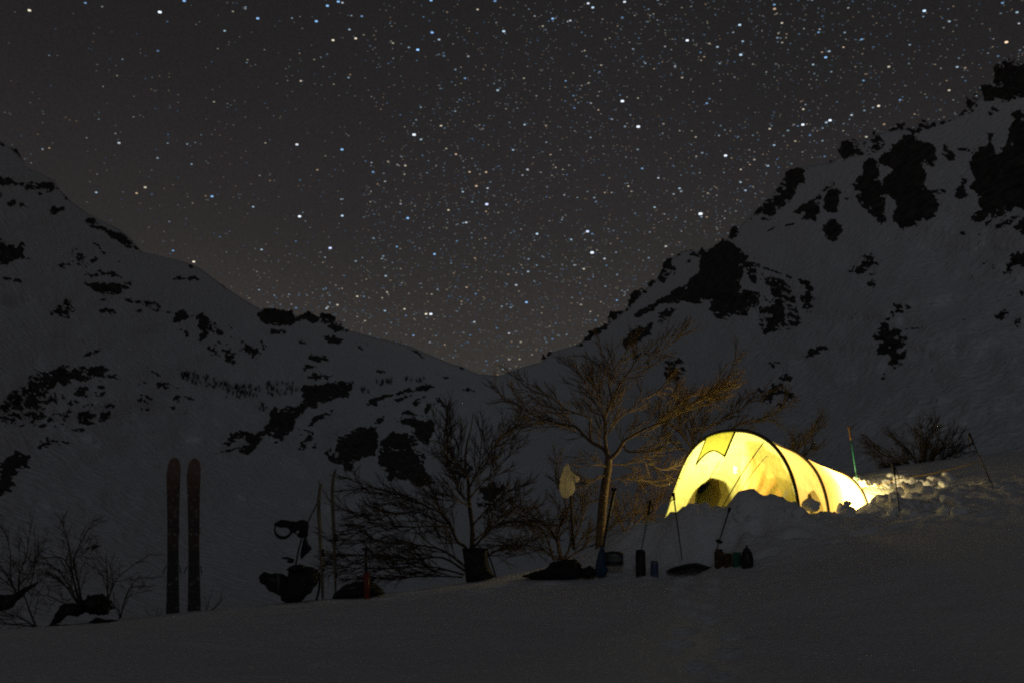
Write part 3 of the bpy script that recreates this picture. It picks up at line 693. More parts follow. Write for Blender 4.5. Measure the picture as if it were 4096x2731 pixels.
for x in (-22, -12, -4, 4, 12, 24):
    CTRL += [(x, 34, -5.5), (x, 44, -7.5), (x, 60, -8)]
CT = np.array(CTRL)
def _phi(r2): return np.sqrt(r2 + .13 ** 2)
_A = _phi(((CT[:, None, :2] - CT[None, :, :2]) ** 2).sum(-1))
_n = len(CT)
_B = np.zeros((_n + 3, _n + 3)); _B[:_n, :_n] = _A - .004 * np.eye(_n)
_B[:_n, _n] = 1; _B[:_n, _n + 1:] = CT[:, :2]; _B[_n, :_n] = 1; _B[_n + 1:, :_n] = CT[:, :2].T
_w = np.linalg.solve(_B, np.r_[CT[:, 2], 0, 0, 0])
def ground_base(x, y):
    x = np.asarray(x, float); y = np.asarray(y, float)
    r = np.full(x.shape, _w[_n]) + _w[_n + 1] * x + _w[_n + 2] * y
    for k in range(_n):
        r = r + _w[k] * np.sqrt((x - CT[k, 0]) ** 2 + (y - CT[k, 1]) ** 2 + .13 ** 2)
    return r
TRAILS = [(1.0, 5.5, 2.1, 12.9, 17), (-3.2, 10.3, .6, 12.9, 9), (2.6, 12.6, 5.2, 13.2, 6)]
def ground(x, y):
    x = np.asarray(x, float); y = np.asarray(y, float)
    z = ground_base(x, y)
    churn = np.exp(-((y - 14.3) / 1.5) ** 2) * (1 / (1 + np.exp(-(x - 1.2) * 3)))      # dug and trampled snow round the tent
    tent = np.clip(1 - np.hypot((x - 3.8) / 1.7, (y - 15.8) / 1.3), 0, 1)
    churn = churn * (1 - np.clip(tent * 3, 0, 1))
    z = z + .020 * fbm(x * 1.4, y * 1.4, 3) + .012 * fbm(x * 5, y * 5, 3, .6) + .010 * np.abs(fbm(x * 2.6 + 9, y * 3.4, 3))
    lump = fbm(x * 3.3 + 5, y * 3.3, 4, .6)
    z = z + churn * (.10 * lump + .10 * np.abs(fbm(x * 7 + 2, y * 7 + 8, 3)))
    # boot prints: two trails through the foreground
    for (ax, ay, bx_, by, n_) in TRAILS:
        L_ = math.hypot(bx_ - ax, by - ay); ux, uy = (bx_ - ax) / L_, (by - ay) / L_
        for k in range(n_):
            f_ = (k + .5) / n_; sd_ = .13 if k % 2 else -.13
            cx_ = ax + (bx_ - ax) * f_ - uy * sd_ + .07 * math.sin(k * 2.3); cy_ = ay + (by - ay) * f_ + ux * sd_ + .06 * math.sin(k * 1.7)
            du = (x - cx_) * ux + (y - cy_) * uy; dv = -(x - cx_) * uy + (y - cy_) * ux
            e_ = (du / .17) ** 2 + (dv / .085) ** 2
            z = z - .055 * np.exp(-e_ ** 2) + .018 * np.exp(-((np.sqrt(e_) - 1.5) / .35) ** 2)
    # the mound of shovelled snow in front of the porch
    def ss(a, b, v):
        t = np.clip((v - a) / (b - a), 0, 1); return t * t * (3 - 2 * t)
    wx = x + .05 * fbm(x * 4, y * 4 + 3, 3); wy = y + .07 * fbm(x * 4 + 7, y * 4, 3)
    z = z + .24 * ss(2.64, 2.80, wx) * (1 - ss(3.22, 3.75, wx)) * ss(12.9, 13.35, wy) * (1 - ss(13.72, 14.0, wy)) * (1 + .10 * fbm(x * 6 + 1, y * 6, 2))
    return z
def gz(x, y): return float(ground(np.array(x), np.array(y)))

def axis(segs):
    out = []
    for a, b, st in segs:
        out += list(np.arange(a, b, st))
    return np.array(out + [segs[-1][1]])
def build_ground():
    xs = axis([(-24, -8, .5), (-8, -5, .15), (-5, 8, .05), (8, 10, .15), (10, 26, .6)])
    ys = axis([(-8, 4, .6), (4, 8, .09), (8, 17.6, .045), (17.6, 22, .15), (22, 60, .9)])
    X, Y = np.meshgrid(xs, ys)
    Z = ground(X, Y)
    V = np.stack([X, Y, Z], -1).reshape(-1, 3)
    nx = len(xs)
    j, i = np.meshgrid(np.arange(len(ys) - 1), np.arange(nx - 1), indexing='ij')
    a = (j * nx + i).ravel()
    F = np.stack([a, a + 1, a + nx + 1, a + nx], -1)
    o = mk('snow_ground', V, F, M['snow'], None, True, Vector((0, 0, 0)))
    tag(o, 'trampled snow of the camp site in the foreground', None, None, 'structure')
build_ground()

def on_ground(c, x, y, fallback, sink=.02, ymax=15.0):
    """depth at which the line of sight through a pixel meets the snow"""
    fx, fy = fpx(c, x, y)
    a, b = ray(fx, fy)
    Ys = np.arange(6.0, ymax, .02)
    below = (CAM_Z + b * Ys) < ground(a * Ys, Ys)
    k = np.argmax(below)
    Y = float(Ys[k]) if below.any() else fallback
    return Y

# ------------------------------------------------------------------ tent
HOOPS = [(0.0, .93, 1.28), (1.02, .88, 1.11), (2.80, .73, .84)]
def hoop_pt(a, w, h, s, out=0.0):
    """s runs 0..1 from the far foot over the top to the near foot"""
    th = math.pi * s
    c = -math.cos(th); v = math.sin(th)
    c = math.copysign(abs(c) ** .86, c); v = v ** .82
    return tl(a, c * (w + out), v * (h + out) - .02)
def hoop_wh(a):
    A_ = [h[0] for h in HOOPS]
    return float(np.interp(a, A_, [h[1] for h in HOOPS])), float(np.interp(a, A_, [h[2] for h in HOOPS]))

def build_tent():
    t = thing('tunnel_tent', 'yellow tunnel tent glowing from the lamps inside, dug into the snow bank', 'tent', T0)
    NS = 64
    def body(name, a0, a1, mat, na=16, sag=.035):
        V = []; F = []
        for j in range(na + 1):
            f = j / na; a = a0 + (a1 - a0) * f
            w, h = hoop_wh(a)
            dip = sag * math.sin(math.pi * f)
            for i in range(NS + 1):
                s = i / NS
                fold = .010 * math.sin(math.pi * f) * math.sin(s * 37 + 3 * math.sin(f * 5)) + .006 * float(fbm(s * 14, f * 4 + a0, 2))
                V.append(hoop_pt(a, w - dip, h - dip, s, fold))
        for j in range(na):
            for i in range(NS):
                k = j * (NS + 1) + i
                F.append((k, k + 1, k + NS + 2, k + NS + 1))
        return mk(name, V, F, mat, t)
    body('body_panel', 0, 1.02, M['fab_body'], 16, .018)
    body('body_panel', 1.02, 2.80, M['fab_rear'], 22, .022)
    # rear wall: a steep end panel behind the last hoop
    V = []; F = []; NR = 8
    for j in range(NR + 1):
        f = j / NR
        for i in range(NS + 1):
            s = i / NS
            p = hoop_pt(2.8, .73, .84, s); g = tl(2.8 + .42 * math.sin(math.pi * s), -math.cos(math.pi * s) * .73, 0)
            V.append(p.lerp(g, f))
    for j in range(NR):
        for i in range(NS):
            k = j * (NS + 1) + i; F.append((k, k + 1, k + NS + 2, k + NS + 1))
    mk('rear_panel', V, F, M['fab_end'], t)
    # porch: front panel sloping from the first hoop to the snow
    def porch(s, f, out=0.0):
        p = hoop_pt(0, .93, 1.28, s)
        g = tl(-.92 * math.sin(math.pi * s) ** .8, -math.cos(math.pi * s) * .93, -.02)
        q = p.lerp(g, f)
        bul = math.sin(math.pi * f) * math.sin(math.pi * s)
        fold = .026 * math.sin(math.pi * min(1, f * 1.15)) * math.sin(s * 46 + f * 5) * (.35 + .65 * f) + .012 * float(fbm(s * 9, f * 3, 2)) * bul
        return q + (AX * -.8 + Vector((0, 0, .55))) * (.05 * bul + fold * math.sin(math.pi * s) + out)
    V = []; F = []; NF = 26; NS2 = 110
    for j in range(NF + 1):
        for i in range(NS2 + 1):
            V.append(porch(i / NS2, j / NF))
    for j in range(NF):
        for i in range(NS2):
            k = j * (NS2 + 1) + i; F.append((k, k + 1, k + NS2 + 2, k + NS2 + 1))
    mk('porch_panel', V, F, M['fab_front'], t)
    # ventilation hood high on the porch, with dark green binding
    V = []; F = []
    s0, s1 = .385, .515
    NI, NJ = 14, 8
    def hood_f(u): return .30 - .10 * math.sin(math.pi * u) + .05 * (1 - u)
    for j in range(NJ + 1):
        for i in range(NI + 1):
            u = i / NI
            V.append(porch(s0 + (s1 - s0) * u, .015 + (hood_f(u) - .015) * j / NJ, .022))
    for j in range(NJ):
        for i in range(NI):
            k = j * (NI + 1) + i; F.append((k, k + 1, k + NI + 2, k + NI + 1))
    vent = mk('vent_hood', V, F, M['fab_vent'], t)
    mb = MB()
    mb.tube([porch(s0 + (s1 - s0) * i / 20, hood_f(i / 20), .026) for i in range(21)], .011, 5)
    mb.tube([porch(s0, .015 + (hood_f(0) - .015) * i / 8, .026) for i in range(9)], .010, 5)
    mb.tube([porch(s1, .015 + (hood_f(1) - .015) * i / 8, .026) for i in range(9)], .015, 5)
    mb.build('binding', M['ventgreen'], vent)
    # seams and zips
    for sa, sb, f0, f1, r in ((.50, .43, .34, 1.0, .006), (.66, .56, .03, 1.0, .008), (.30, .20, .05, 1.0, .005), (.70, .60, .15, 1.0, .005)):
        m2 = MB(); m2.tube([porch(sa + (sb - sa) * k / 16, f0 + (f1 - f0) * k / 16, .006) for k in range(17)], r, 4)
        m2.build('seam', M['ventgreen'], t)
    # ground skirt of the porch, in shadow
    # hoops (pole sleeves)
    for (a, w, h), r in zip(HOOPS, (.026, .023, .020)):
        m3 = MB(); m3.tube([hoop_pt(a, w, h, i / 60, .012) for i in range(61)], r, 7)
        m3.build('hoop', M['hoop'], t)
    # a dark strip of cloth along the ridge beside the first hoop
    V = []; F = []
    for j in range(9):
        a = .10 + .74 * j / 8; w, h = hoop_wh(a)
        for i in range(9):
            s = .55 + .035 * (i / 8 - .5) * 2
            V.append(hoop_pt(a, w, h, s + .05 * j / 8, .012))
    for j in range(8):
        for i in range(8):
            k = j * 9 + i; F.append((k, k + 1, k + 10, k + 9))
    mk('ridge_tape', V, F, M['hoop'], t)
    # orange inner tent: its half open door hangs behind the near side of the porch
    V = []; F = []
    for j in range(11):
        for i in range(21):
            p = hoop_pt(.06, .86, 1.16, .54 + .42 * i / 20)
            base = tl(.02, .02, .02)
            q = base.lerp(p, .03 + .80 * j / 10)
            V.append(q + AX * (.02 * math.sin(i * 1.3 + j * .5)))
    for j in range(10):
        for i in range(20):
            k = j * 21 + i; F.append((k, k + 1, k + 22, k + 21))
    mk('inner_door', V, F, M['fab_inner'], t)
    return t
TENT = build_tent()

# things stowed inside: their shapes show as shadows on the cloth
def soft_lump(name, label, cat, base, size, mat, seed):
    bm = bmesh.new(); bmesh.ops.create_icosphere(bm, subdivisions=4, radius=1)
    V = np.array([v.co[:] for v in bm.verts]); F = [[v.index for v in f.verts] for f in bm.faces]; bm.free()
    n = fbm(V[:, 0] * 1.7 + seed, V[:, 1] * 1.7 + V[:, 2] * 1.3 + seed * 2, 3)
    V = V * (1 + .22 * n[:, None]) * np.array(size) * .5
    V[:, 2] += size[2] * .5
    V += np.array(base)
    o = mk(name, V, F, mat)
    return tag(o, label, cat)
soft_lump('rucksack', 'dark rucksack silhouetted low behind the porch cloth of the tent', 'rucksack', tl(-.42, -.04, .0), (.56, .32, .62), M['black'], 2)
soft_lump('duffel_bag', 'dark duffel bag shadowed on the tent cloth just left of the snow mound', 'bag', tl(-.30, .50, -.01), (.30, .30, .42), M['black'], 5)
soft_lump('sleeping_bag', 'rumpled sleeping bag shadowed on the tent side beside the second hoop', 'sleeping bag', tl(.55, .66, 0), (.44, .30, .50), M['navy'], 8)

def lantern(label, pos, watts, color, radius, hang):
    t = thing('lantern', label, 'lantern', pos)
    p = Vector(pos)
    mb = MB(); mb.lathe(p, [(.030, 0), (.034, .004), (.034, .02), (.03, .024)], 14); mb.build('base', M['blackplastic'], t)
    em = bpy.data.materials.new('lantern_glow'); em.use_nodes = True
    e = em.node_tree; e.nodes.clear(); oo = e.nodes.new('ShaderNodeOutputMaterial'); x = e.nodes.new('ShaderNodeEmission')
    x.inputs['Color'].default_value = color + (1,); x.inputs['Strength'].default_value = 6
    e.links.new(x.outputs[0], oo.inputs['Surface']); em.cycles.emission_sampling = 'NONE'
    mb = MB(); mb.lathe(p, [(.020, .026), (.028, .034), (.028, .07), (.02, .08)], 14); mb.build('globe', em, t)
    mb = MB(); mb.lathe(p, [(.031, .082), (.031, .094), (.01, .106)], 14)
    if hang: mb.tube([p + Vector((0, 0, .10)), p + Vector((0, 0, .10 + hang))], .003, 4)
    mb.build('cap', M['blackplastic'], t)
    ld = bpy.data.lights.new('lantern_light', 'POINT'); ld.energy = watts; ld.color = color; ld.shadow_soft_size = radius
    lo = bpy.data.objects.new('lantern_light', ld); COL.objects.link(lo); lo.parent = t; lo.location = (0, 0, .25 if not hang else -.05)
lantern('lamp burning on the floor at the low rear end of the tent', tl(2.28, .44, .02), 300, (1.0, .94, .74), .05, 0)
lantern('lamp hanging under the ridge of the tent by the first hoop', tl(.25, -.10, .72), 108, (1.0, .95, .80), .05, .30)

# ------------------------------------------------------------------ trees and shrubs
def twig_set(mb, limb, rad, R_, gap, length, ang=(22, 48), levels=2, r0=.006, start=.12, up=.06, flat=1.0):
    pts = [Vector(p) for p in limb]
    seg = [(pts[i + 1] - pts[i]).length for i in range(len(pts) - 1)]
    tot = sum(seg)
    d = tot * start
    while d < tot:
        acc = 0
        for i, l in enumerate(seg):
            if acc + l >= d or i == len(seg) - 1: break
            acc += l
        f = min(1, (d - acc) / max(l, 1e-6))
        p = pts[i].lerp(pts[i + 1], f)
        tan = (pts[i + 1] - pts[i]).normalized()
        perp = Vector((R_.gauss(0, 1), R_.gauss(0, 1) * flat, R_.gauss(0, .6)))
        perp = (perp - tan * perp.dot(tan)).normalized()
        a = math.radians(R_.uniform(*ang))
        dr = (tan * math.cos(a) + perp * math.sin(a) + Vector((0, 0, up))).normalized()
        L = length * R_.uniform(.45, 1.1) * (1 - .45 * d / tot)
        k1 = p + dr * L * .5 + Vector((R_.gauss(0, .03), R_.gauss(0, .03), R_.gauss(0, .03))) * L
        k2 = p + dr * L + Vector((R_.gauss(0, .035), R_.gauss(0, .035), R_.gauss(0, .035) + .02)) * L
        mb.tube([p, k1, k2], [r0, r0 * .8, r0 * .55], 3, False)
        if levels > 1:
            twig_set(mb, [p, k1, k2], None, R_, gap * .64, length * .56, ang, levels - 1, r0 * .70, .18, up, flat)
        d += gap * R_.uniform(.6, 1.4)

def smooth_path(pts, n=4):
    out = []
    P_ = [pts[0]] + list(pts) + [pts[-1]]
    for i in range(1, len(P_) - 2):
        for k in range(n):
            t = k / n
            a, b, c, d = P_[i - 1], P_[i], P_[i + 1], P_[i + 2]
            out.append(.5 * ((2 * b) + (c - a) * t + (2 * a - 5 * b + 4 * c - d) * t * t + (3 * b - a - 3 * c + d) * t ** 3))
    out.append(pts[-1])
    return out

def limb_path(c, pts, Y0, dY, R_, wob=.032):
    n = len(pts); out = []
    for i, (x, y) in enumerate(pts):
        out.append(P(c, x, y, Y0 + dY * (i / (n - 1))) + Vector((R_.gauss(0, wob), R_.gauss(0, wob), R_.gauss(0, wob))) * min(1.0, i / 4.0))
    return smooth_path(out, 3)

def make_tree(name, label, cat, Y0, trunk, limbs, mat, seed, gap=.11, tl_=.42, r0=.006, levels=2, group=None, ang=(22, 48), tmat=None):
    """trunk: (crop, pts, r_bottom, r_top); limbs: (crop, pts, r0, r1, depth reach, twig length factor)"""
    R_ = random.Random(seed)
    tp = None
    if trunk:
        tp = limb_path(trunk[0], trunk[1], Y0, trunk[4] if len(trunk) > 4 else .0, R_, .006)
        base = tp[0]
    else:
        base = P(limbs[0][0], *limbs[0][1][0], Y0)
    t = thing(name, label, cat, base, group)
    if tp:
        mb = MB(); n = len(tp)
        mb.tube(tp, [trunk[2] + (trunk[3] - trunk[2]) * (i / (n - 1)) ** .8 + (trunk[2] * .35 * max(0, 1 - i / 3)) for i in range(n)], 10)
        mb.build('trunk', tmat or mat, t)
    tw = MB()
    for L in limbs:
        c, pts, ra, rb, dY = L[:5]; k = L[5] if len(L) > 5 else 1.0
        lp = limb_path(c, pts, Y0 + (L[6] if len(L) > 6 else 0), dY, R_)
        mb = MB(); n = len(lp)
        mb.tube(lp, [ra + (rb - ra) * (i / (n - 1)) ** .7 for i in range(n)], 6)
        mb.build('limb', tmat or mat, t)
        twig_set(tw, lp, None, R_, gap, tl_ * k, ang, levels, r0, .12)
    o = tw.build('twigs', mat, t)
    o['kind'] = 'stuff'
    return t

make_tree('bare_tree', 'tall leafless tree with brown spreading limbs lit by the tent beside it', 'tree', 15.0,
    ('C2', [(750, 1400), (750, 1330), (752, 1200), (765, 1060), (780, 940), (795, 860), (800, 790)], .075, .05),
    [('C2', [(800, 800), (770, 745), (700, 705), (620, 640), (560, 600), (480, 570), (380, 530), (260, 480), (140, 455)], .034, .006, .8),
     ('C2', [(690, 690), (690, 600), (670, 560), (560, 510), (450, 440), (350, 390), (270, 360)], .018, .005, -.5),
     ('C2', [(600, 625), (520, 600), (430, 580), (330, 570), (230, 590)], .012, .004, -.6),
     ('C2', [(800, 800), (775, 700), (775, 600), (800, 520), (825, 440), (835, 330), (850, 250), (880, 180)], .034, .006, .1),
     ('C2', [(825, 440), (870, 350), (930, 270), (1000, 190), (1100, 120), (1240, 50)], .016, .004, -.7),
     ('C2', [(775, 620), (760, 540), (700, 420), (640, 330), (560, 260)], .014, .004, .6),
     ('C2', [(790, 540), (730, 440), (690, 350), (680, 270)], .012, .004, -.7),
     ('C2', [(835, 350), (800, 270), (790, 190)], .010, .004, .4),
     ('C2', [(800, 640), (860, 560), (950, 470), (1080, 400), (1180, 340)], .014, .004, .5),
     ('C2', [(800, 800), (850, 760), (890, 715), (930, 680), (1050, 620), (1150, 570), (1250, 500), (1380, 430), (1530, 300)], .032, .005, -.4),
     ('C2', [(1050, 620), (1120, 570), (1200, 480), (1300, 410), (1420, 370)], .012, .004, .5),
     ('C2', [(1180, 550), (1300, 480), (1420, 400), (1510, 375)], .010, .004, -.6),
     ('C2', [(890, 720), (920, 750), (1050, 745), (1130, 715), (1200, 680), (1300, 600)], .016, .004, -.8, .8),
     ('C2', [(800, 850), (740, 830), (680, 840), (580, 850)], .014, .005, -.4, .8),
     ('C2', [(785, 900), (740, 900), (700, 940), (620, 915)], .012, .004, -.6, .8),
     ('C2', [(800, 830), (900, 830), (1010, 820), (1100, 840), (1200, 870)], .014, .004, .4, .8),
     ('C2', [(780, 940), (870, 910), (950, 920), (1050, 940)], .010, .004, .5, .8)],
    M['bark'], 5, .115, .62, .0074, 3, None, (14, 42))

make_tree('bushy_tree', 'dark leafless tree spreading low to the left behind the black square bag', 'tree', 14.1,
    ('C3', [(1945, 1235), (1935, 1100), (1938, 950), (1940, 800), (1915, 600), (1910, 450), (1892, 300), (1900, 150), (1925, 30), (1950, -90)], .050, .004, .3),
    [('C3', [(1930, 1060), (1870, 960), (1820, 900), (1740, 760), (1690, 680), (1600, 620), (1450, 590), (1300, 530), (1150, 450), (1000, 410)], .028, .004, -.6),
     ('C3', [(1740, 770), (1620, 720), (1500, 690), (1300, 700), (1000, 680)], .014, .004, .5),
     ('C3', [(1760, 800), (1620, 790), (1450, 800), (1250, 780), (1050, 780)], .012, .004, -.6),
     ('C3', [(1900, 1120), (1750, 1010), (1620, 960), (1500, 930), (1380, 920), (1250, 930), (1000, 910)], .020, .004, -.7),
     ('C3', [(1880, 1140), (1700, 1040), (1500, 1050), (1300, 1030), (1100, 1010), (870, 950)], .018, .004, .3),
     ('C3', [(1870, 1170), (1650, 1120), (1450, 1110), (1200, 1120), (900, 1110)], .016, .004, -.4),
     ('C3', [(1860, 1190), (1700, 1180), (1500, 1200), (1300, 1210), (1150, 1180)], .012, .004, .5),
     ('C3', [(1920, 600), (1830, 520), (1780, 420), (1720, 260), (1690, 60)], .014, .004, .5),
     ('C3', [(1905, 420), (1830, 330), (1760, 200), (1740, 60)], .012, .004, -.5),
     ('C3', [(1920, 480), (2000, 330), (2080, 200), (2180, 60)], .014, .004, -.4),
     ('C3', [(1925, 560), (2010, 450), (2110, 350), (2230, 260)], .012, .004, .6),
     ('C3', [(1950, 960), (2050, 850), (2150, 780), (2300, 740), (2450, 730)], .018, .004, -.3),
     ('C3', [(1955, 900), (2080, 800), (2200, 690), (2330, 600)], .014, .004, .6),
     ('C3', [(1945, 780), (2050, 660), (2140, 560), (2260, 470)], .012, .004, -.6),
     ('C3', [(1930, 640), (1850, 600), (1780, 590), (1700, 540)], .010, .004, -.8),
     ('C3', [(1960, 1100), (2100, 1000), (2250, 960), (2420, 960)], .014, .004, .4)],
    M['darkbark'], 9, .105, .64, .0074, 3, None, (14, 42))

make_tree('leafless_shrub', 'thicket of dark stems at the foot of the tall tree', 'shrub', 15.6, None,
    [('C2', [(520, 1400), (490, 1280), (420, 1190), (330, 1150), (220, 1130)], .026, .006, .4),
     ('C2', [(470, 1400), (440, 1280), (380, 1200), (260, 1190)], .022, .006, -.4),
     ('C2', [(510, 1400), (500, 1250), (540, 1130), (520, 1000), (480, 900)], .022, .005, .3),
     ('C2', [(530, 1400), (600, 1250), (650, 1120), (690, 1020)], .018, .005, .3),
     ('C2', [(500, 1400), (380, 1330), (260, 1310), (140, 1320)], .016, .005, .2),
     ('C2', [(540, 1400), (640, 1330), (720, 1250), (840, 1190), (930, 1080)], .016, .005, .5)],
    M['darkbark'], 12, .10, .60, .0076, 3, None, (14, 46))

make_tree('leafless_shrub', 'dark leafless shrub between the tall tree and the tent', 'shrub', 16.8, None,
    [('C2', [(900, 1240), (860, 1150), (830, 1100), (850, 1000)], .02, .005, .2),
     ('C2', [(900, 1240), (950, 1120), (960, 1000), (1010, 900)], .018, .005, .2),
     ('C2', [(910, 1240), (1000, 1130), (1080, 1060), (1140, 960), (1070, 860), (1050, 830)], .018, .005, .4),
     ('C2', [(905, 1240), (1010, 1180), (1100, 1080), (1180, 1010)], .015, .005, .2)],
    M['darkbark'], 15, .11, .55, .0076, 3)

make_tree('leafless_shrub', 'dark windswept shrub showing above the front arch of the tent', 'shrub', 19.0, None,
    [('T', [(560, 330), (600, 160), (760, 60), (900, -40), (1060, -120)], .024, .006, .3),
     ('T', [(560, 330), (520, 150), (560, 20), (680, -90)], .022, .006, .2),
     ('T', [(560, 330), (460, 180), (420, 60), (470, -80)], .02, .006, -.3),
     ('T', [(570, 330), (760, 180), (940, 90), (1120, 20), (1240, -60)], .022, .006, .2),
     ('T', [(540, 330), (400, 250), (300, 130), (260, 0)], .018, .006, .3)],
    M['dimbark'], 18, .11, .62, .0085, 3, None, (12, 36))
make_tree('leafless_shrub', 'dark twiggy shrub poking up behind the middle of the tent', 'shrub', 19.5, None,
    [('T', [(1300, 420), (1350, 300), (1440, 190), (1540, 90)], .022, .006, .2),
     ('T', [(1300, 420), (1330, 280), (1340, 220)], .02, .006, .2),
     ('T', [(1310, 420), (1410, 330), (1490, 230)], .018, .006, .2)],
    M['dimbark'], 19, .10, .55, .0085, 3, None, (12, 36))
make_tree('leafless_shrub', 'round dark bush behind the guy cord on the right', 'shrub', 20.5, None,
    [('Q', [(1000, 830), (900, 690), (740, 620), (600, 580), (470, 520)], .026, .006, .2),
     ('Q', [(1000, 830), (940, 640), (870, 520), (760, 440)], .024, .006, .4),
     ('Q', [(1000, 830), (1010, 600), (990, 440), (920, 350)], .024, .006, -.3),
     ('Q', [(1010, 830), (1050, 600), (1060, 420), (1120, 320)], .024, .006, .3),
     ('Q', [(1010, 830), (1110, 640), (1210, 500), (1330, 410)], .024, .006, -.4),
     ('Q', [(1010, 830), (1150, 690), (1280, 590), (1420, 500)], .022, .006, .3),
     ('Q', [(1010, 830), (1170, 740), (1300, 680), (1420, 650)], .02, .006, .3),
     ('Q', [(990, 830), (860, 740), (740, 720), (660, 700)], .02, .006, .3)],
    M['dimbark'], 23, .10, .62, .0085, 3, None, (14, 44))

make_tree('leafless_shrub', 'thin leafless shrub with arching stems behind the dark boulder', 'shrub', 10.3, None,
    [('C4', [(560, 1240), (520, 1130), (470, 1000), (400, 910), (310, 850), (220, 810)], .012, .003, .3),
     ('C4', [(570, 1240), (530, 1080), (515, 950), (560, 800), (640, 650)], .012, .003, -.2),
     ('C4', [(550, 1240), (490, 1000), (480, 880), (460, 760), (350, 670)], .010, .003, .3),
     ('C4', [(750, 1260), (750, 1060), (770, 900)], .008, .003, .2),
     ('C4', [(745, 1240), (800, 1090), (860, 1020), (930, 960)], .007, .003, .3),
     ('C4', [(840, 1340), (880, 1210), (930, 1120), (1000, 1040)], .008, .003, -.2),
     ('C4', [(540, 1240), (420, 1060), (300, 1030), (160, 1050)], .008, .003, .2),
     ('C4', [(545, 1240), (440, 1030), (330, 990), (200, 960)], .008, .003, -.2),
     ('C4', [(830, 1350), (840, 1290), (800, 1250), (740, 1210)], .007, .003, 0),
     ('C4', [(520, 1260), (420, 1230), (330, 1200), (220, 1190)], .007, .003, .2)],
    M['darkbark'], 31, .10, .36, .0036, 3)
make_tree('leafless_shrub', 'leafless shrub cut by the left edge of the picture', 'shrub', 10.8, None,
    [('C4', [(120, 1180), (80, 1050), (70, 900), (75, 720)], .011, .003, .2),
     ('C4', [(130, 1180), (140, 1040), (180, 880), (200, 740)], .010, .003, -.2),
     ('C4', [(120, 1180), (40, 1060), (-30, 960), (-120, 900)], .010, .003, .2),
     ('C4', [(250, 1400), (200, 1270), (150, 1170), (60, 1080)], .011, .003, .1),
     ('C4', [(240, 1400), (130, 1330), (20, 1300), (-90, 1310)], .009, .003, .2),
     ('C4', [(230, 1400), (100, 1390), (-20, 1370), (-120, 1380)], .008, .003, .2),
     ('C4', [(140, 1190), (200, 1110), (240, 960), (230, 820)], .008, .003, .2)],
    M['darkbark'], 33, .10, .38, .0036, 3)
make_tree('twig_tuft', 'few bare twigs sticking out of the snow right of the skis', 'twigs', 11.15, None,
    [('C4', [(1440, 1305), (1470, 1230), (1500, 1130)], .004, .0015, .1), ('C4', [(1450, 1305), (1500, 1260), (1560, 1180)], .004, .0015, -.1), ('C4', [(1445, 1305), (1520, 1230), (1540, 1160)], .004, .0015, .1), ('C4', [(1430, 1305), (1440, 1240), (1430, 1180)], .003, .0015, .1)],
    M['darkbark'], 35, .07, .10, .002, 1)
make_tree('twig_tuft', 'small bare twigs sticking out of the snow left of the skis', 'twigs', 10.9, None,
    [('C4', [(1080, 1340), (1040, 1310), (1000, 1280)], .004, .0015, .1), ('C4', [(1085, 1340), (1090, 1300), (1060, 1260)], .004, .0015, -.1), ('C4', [(1090, 1340), (1120, 1310), (1150, 1300)], .003, .0015, .1)],
    M['darkbark'], 36, .06, .08, .002, 1)

# ------------------------------------------------------------------ boulders in the foreground snow
def boulder(label, c, poly, Y, thick, seed, wob=.3):
    o = pillow_obj('boulder', M['boulder'], None, c, poly, Y, thick, wob=wob * 1.5, seed=seed, n=90, R=10)
    return tag(o, label, 'boulder', 'boulders at the left edge of the camp')
boulder('largest dark boulder under the thin shrub at the left', 'C4', [(555, 1250), (600, 1205), (650, 1170), (700, 1185), (745, 1200), (775, 1270), (750, 1310), (660, 1315), (590, 1300)], 10.2, .45, 3, .4)
boulder('dark boulder left of the largest one, rising out of the snow', 'C4', [(395, 1300), (430, 1255), (500, 1245), (560, 1245), (590, 1290), (540, 1330), (470, 1320), (420, 1370), (350, 1390), (370, 1340)], 10.15, .4, 5, .4)
boulder('long dark rock sliver lying lowest in the snow at the left', 'C4', [(225, 1460), (290, 1415), (350, 1385), (430, 1390), (520, 1400), (530, 1425), (430, 1440), (380, 1465), (300, 1470)], 9.9, .4, 8, .4)
boulder('small dark rock right of the rock sliver below the shrub', 'C4', [(610, 1375), (680, 1345), (760, 1350), (810, 1360), (790, 1385), (720, 1410), (650, 1410)], 10.05, .35, 9, .4)
boulder('dark boulder at the left picture edge in the shrub', 'C4', [(-90, 1220), (0, 1180), (90, 1180), (180, 1120), (240, 1110), (200, 1160), (110, 1230), (60, 1290), (-90, 1300)], 10.9, .5, 6)

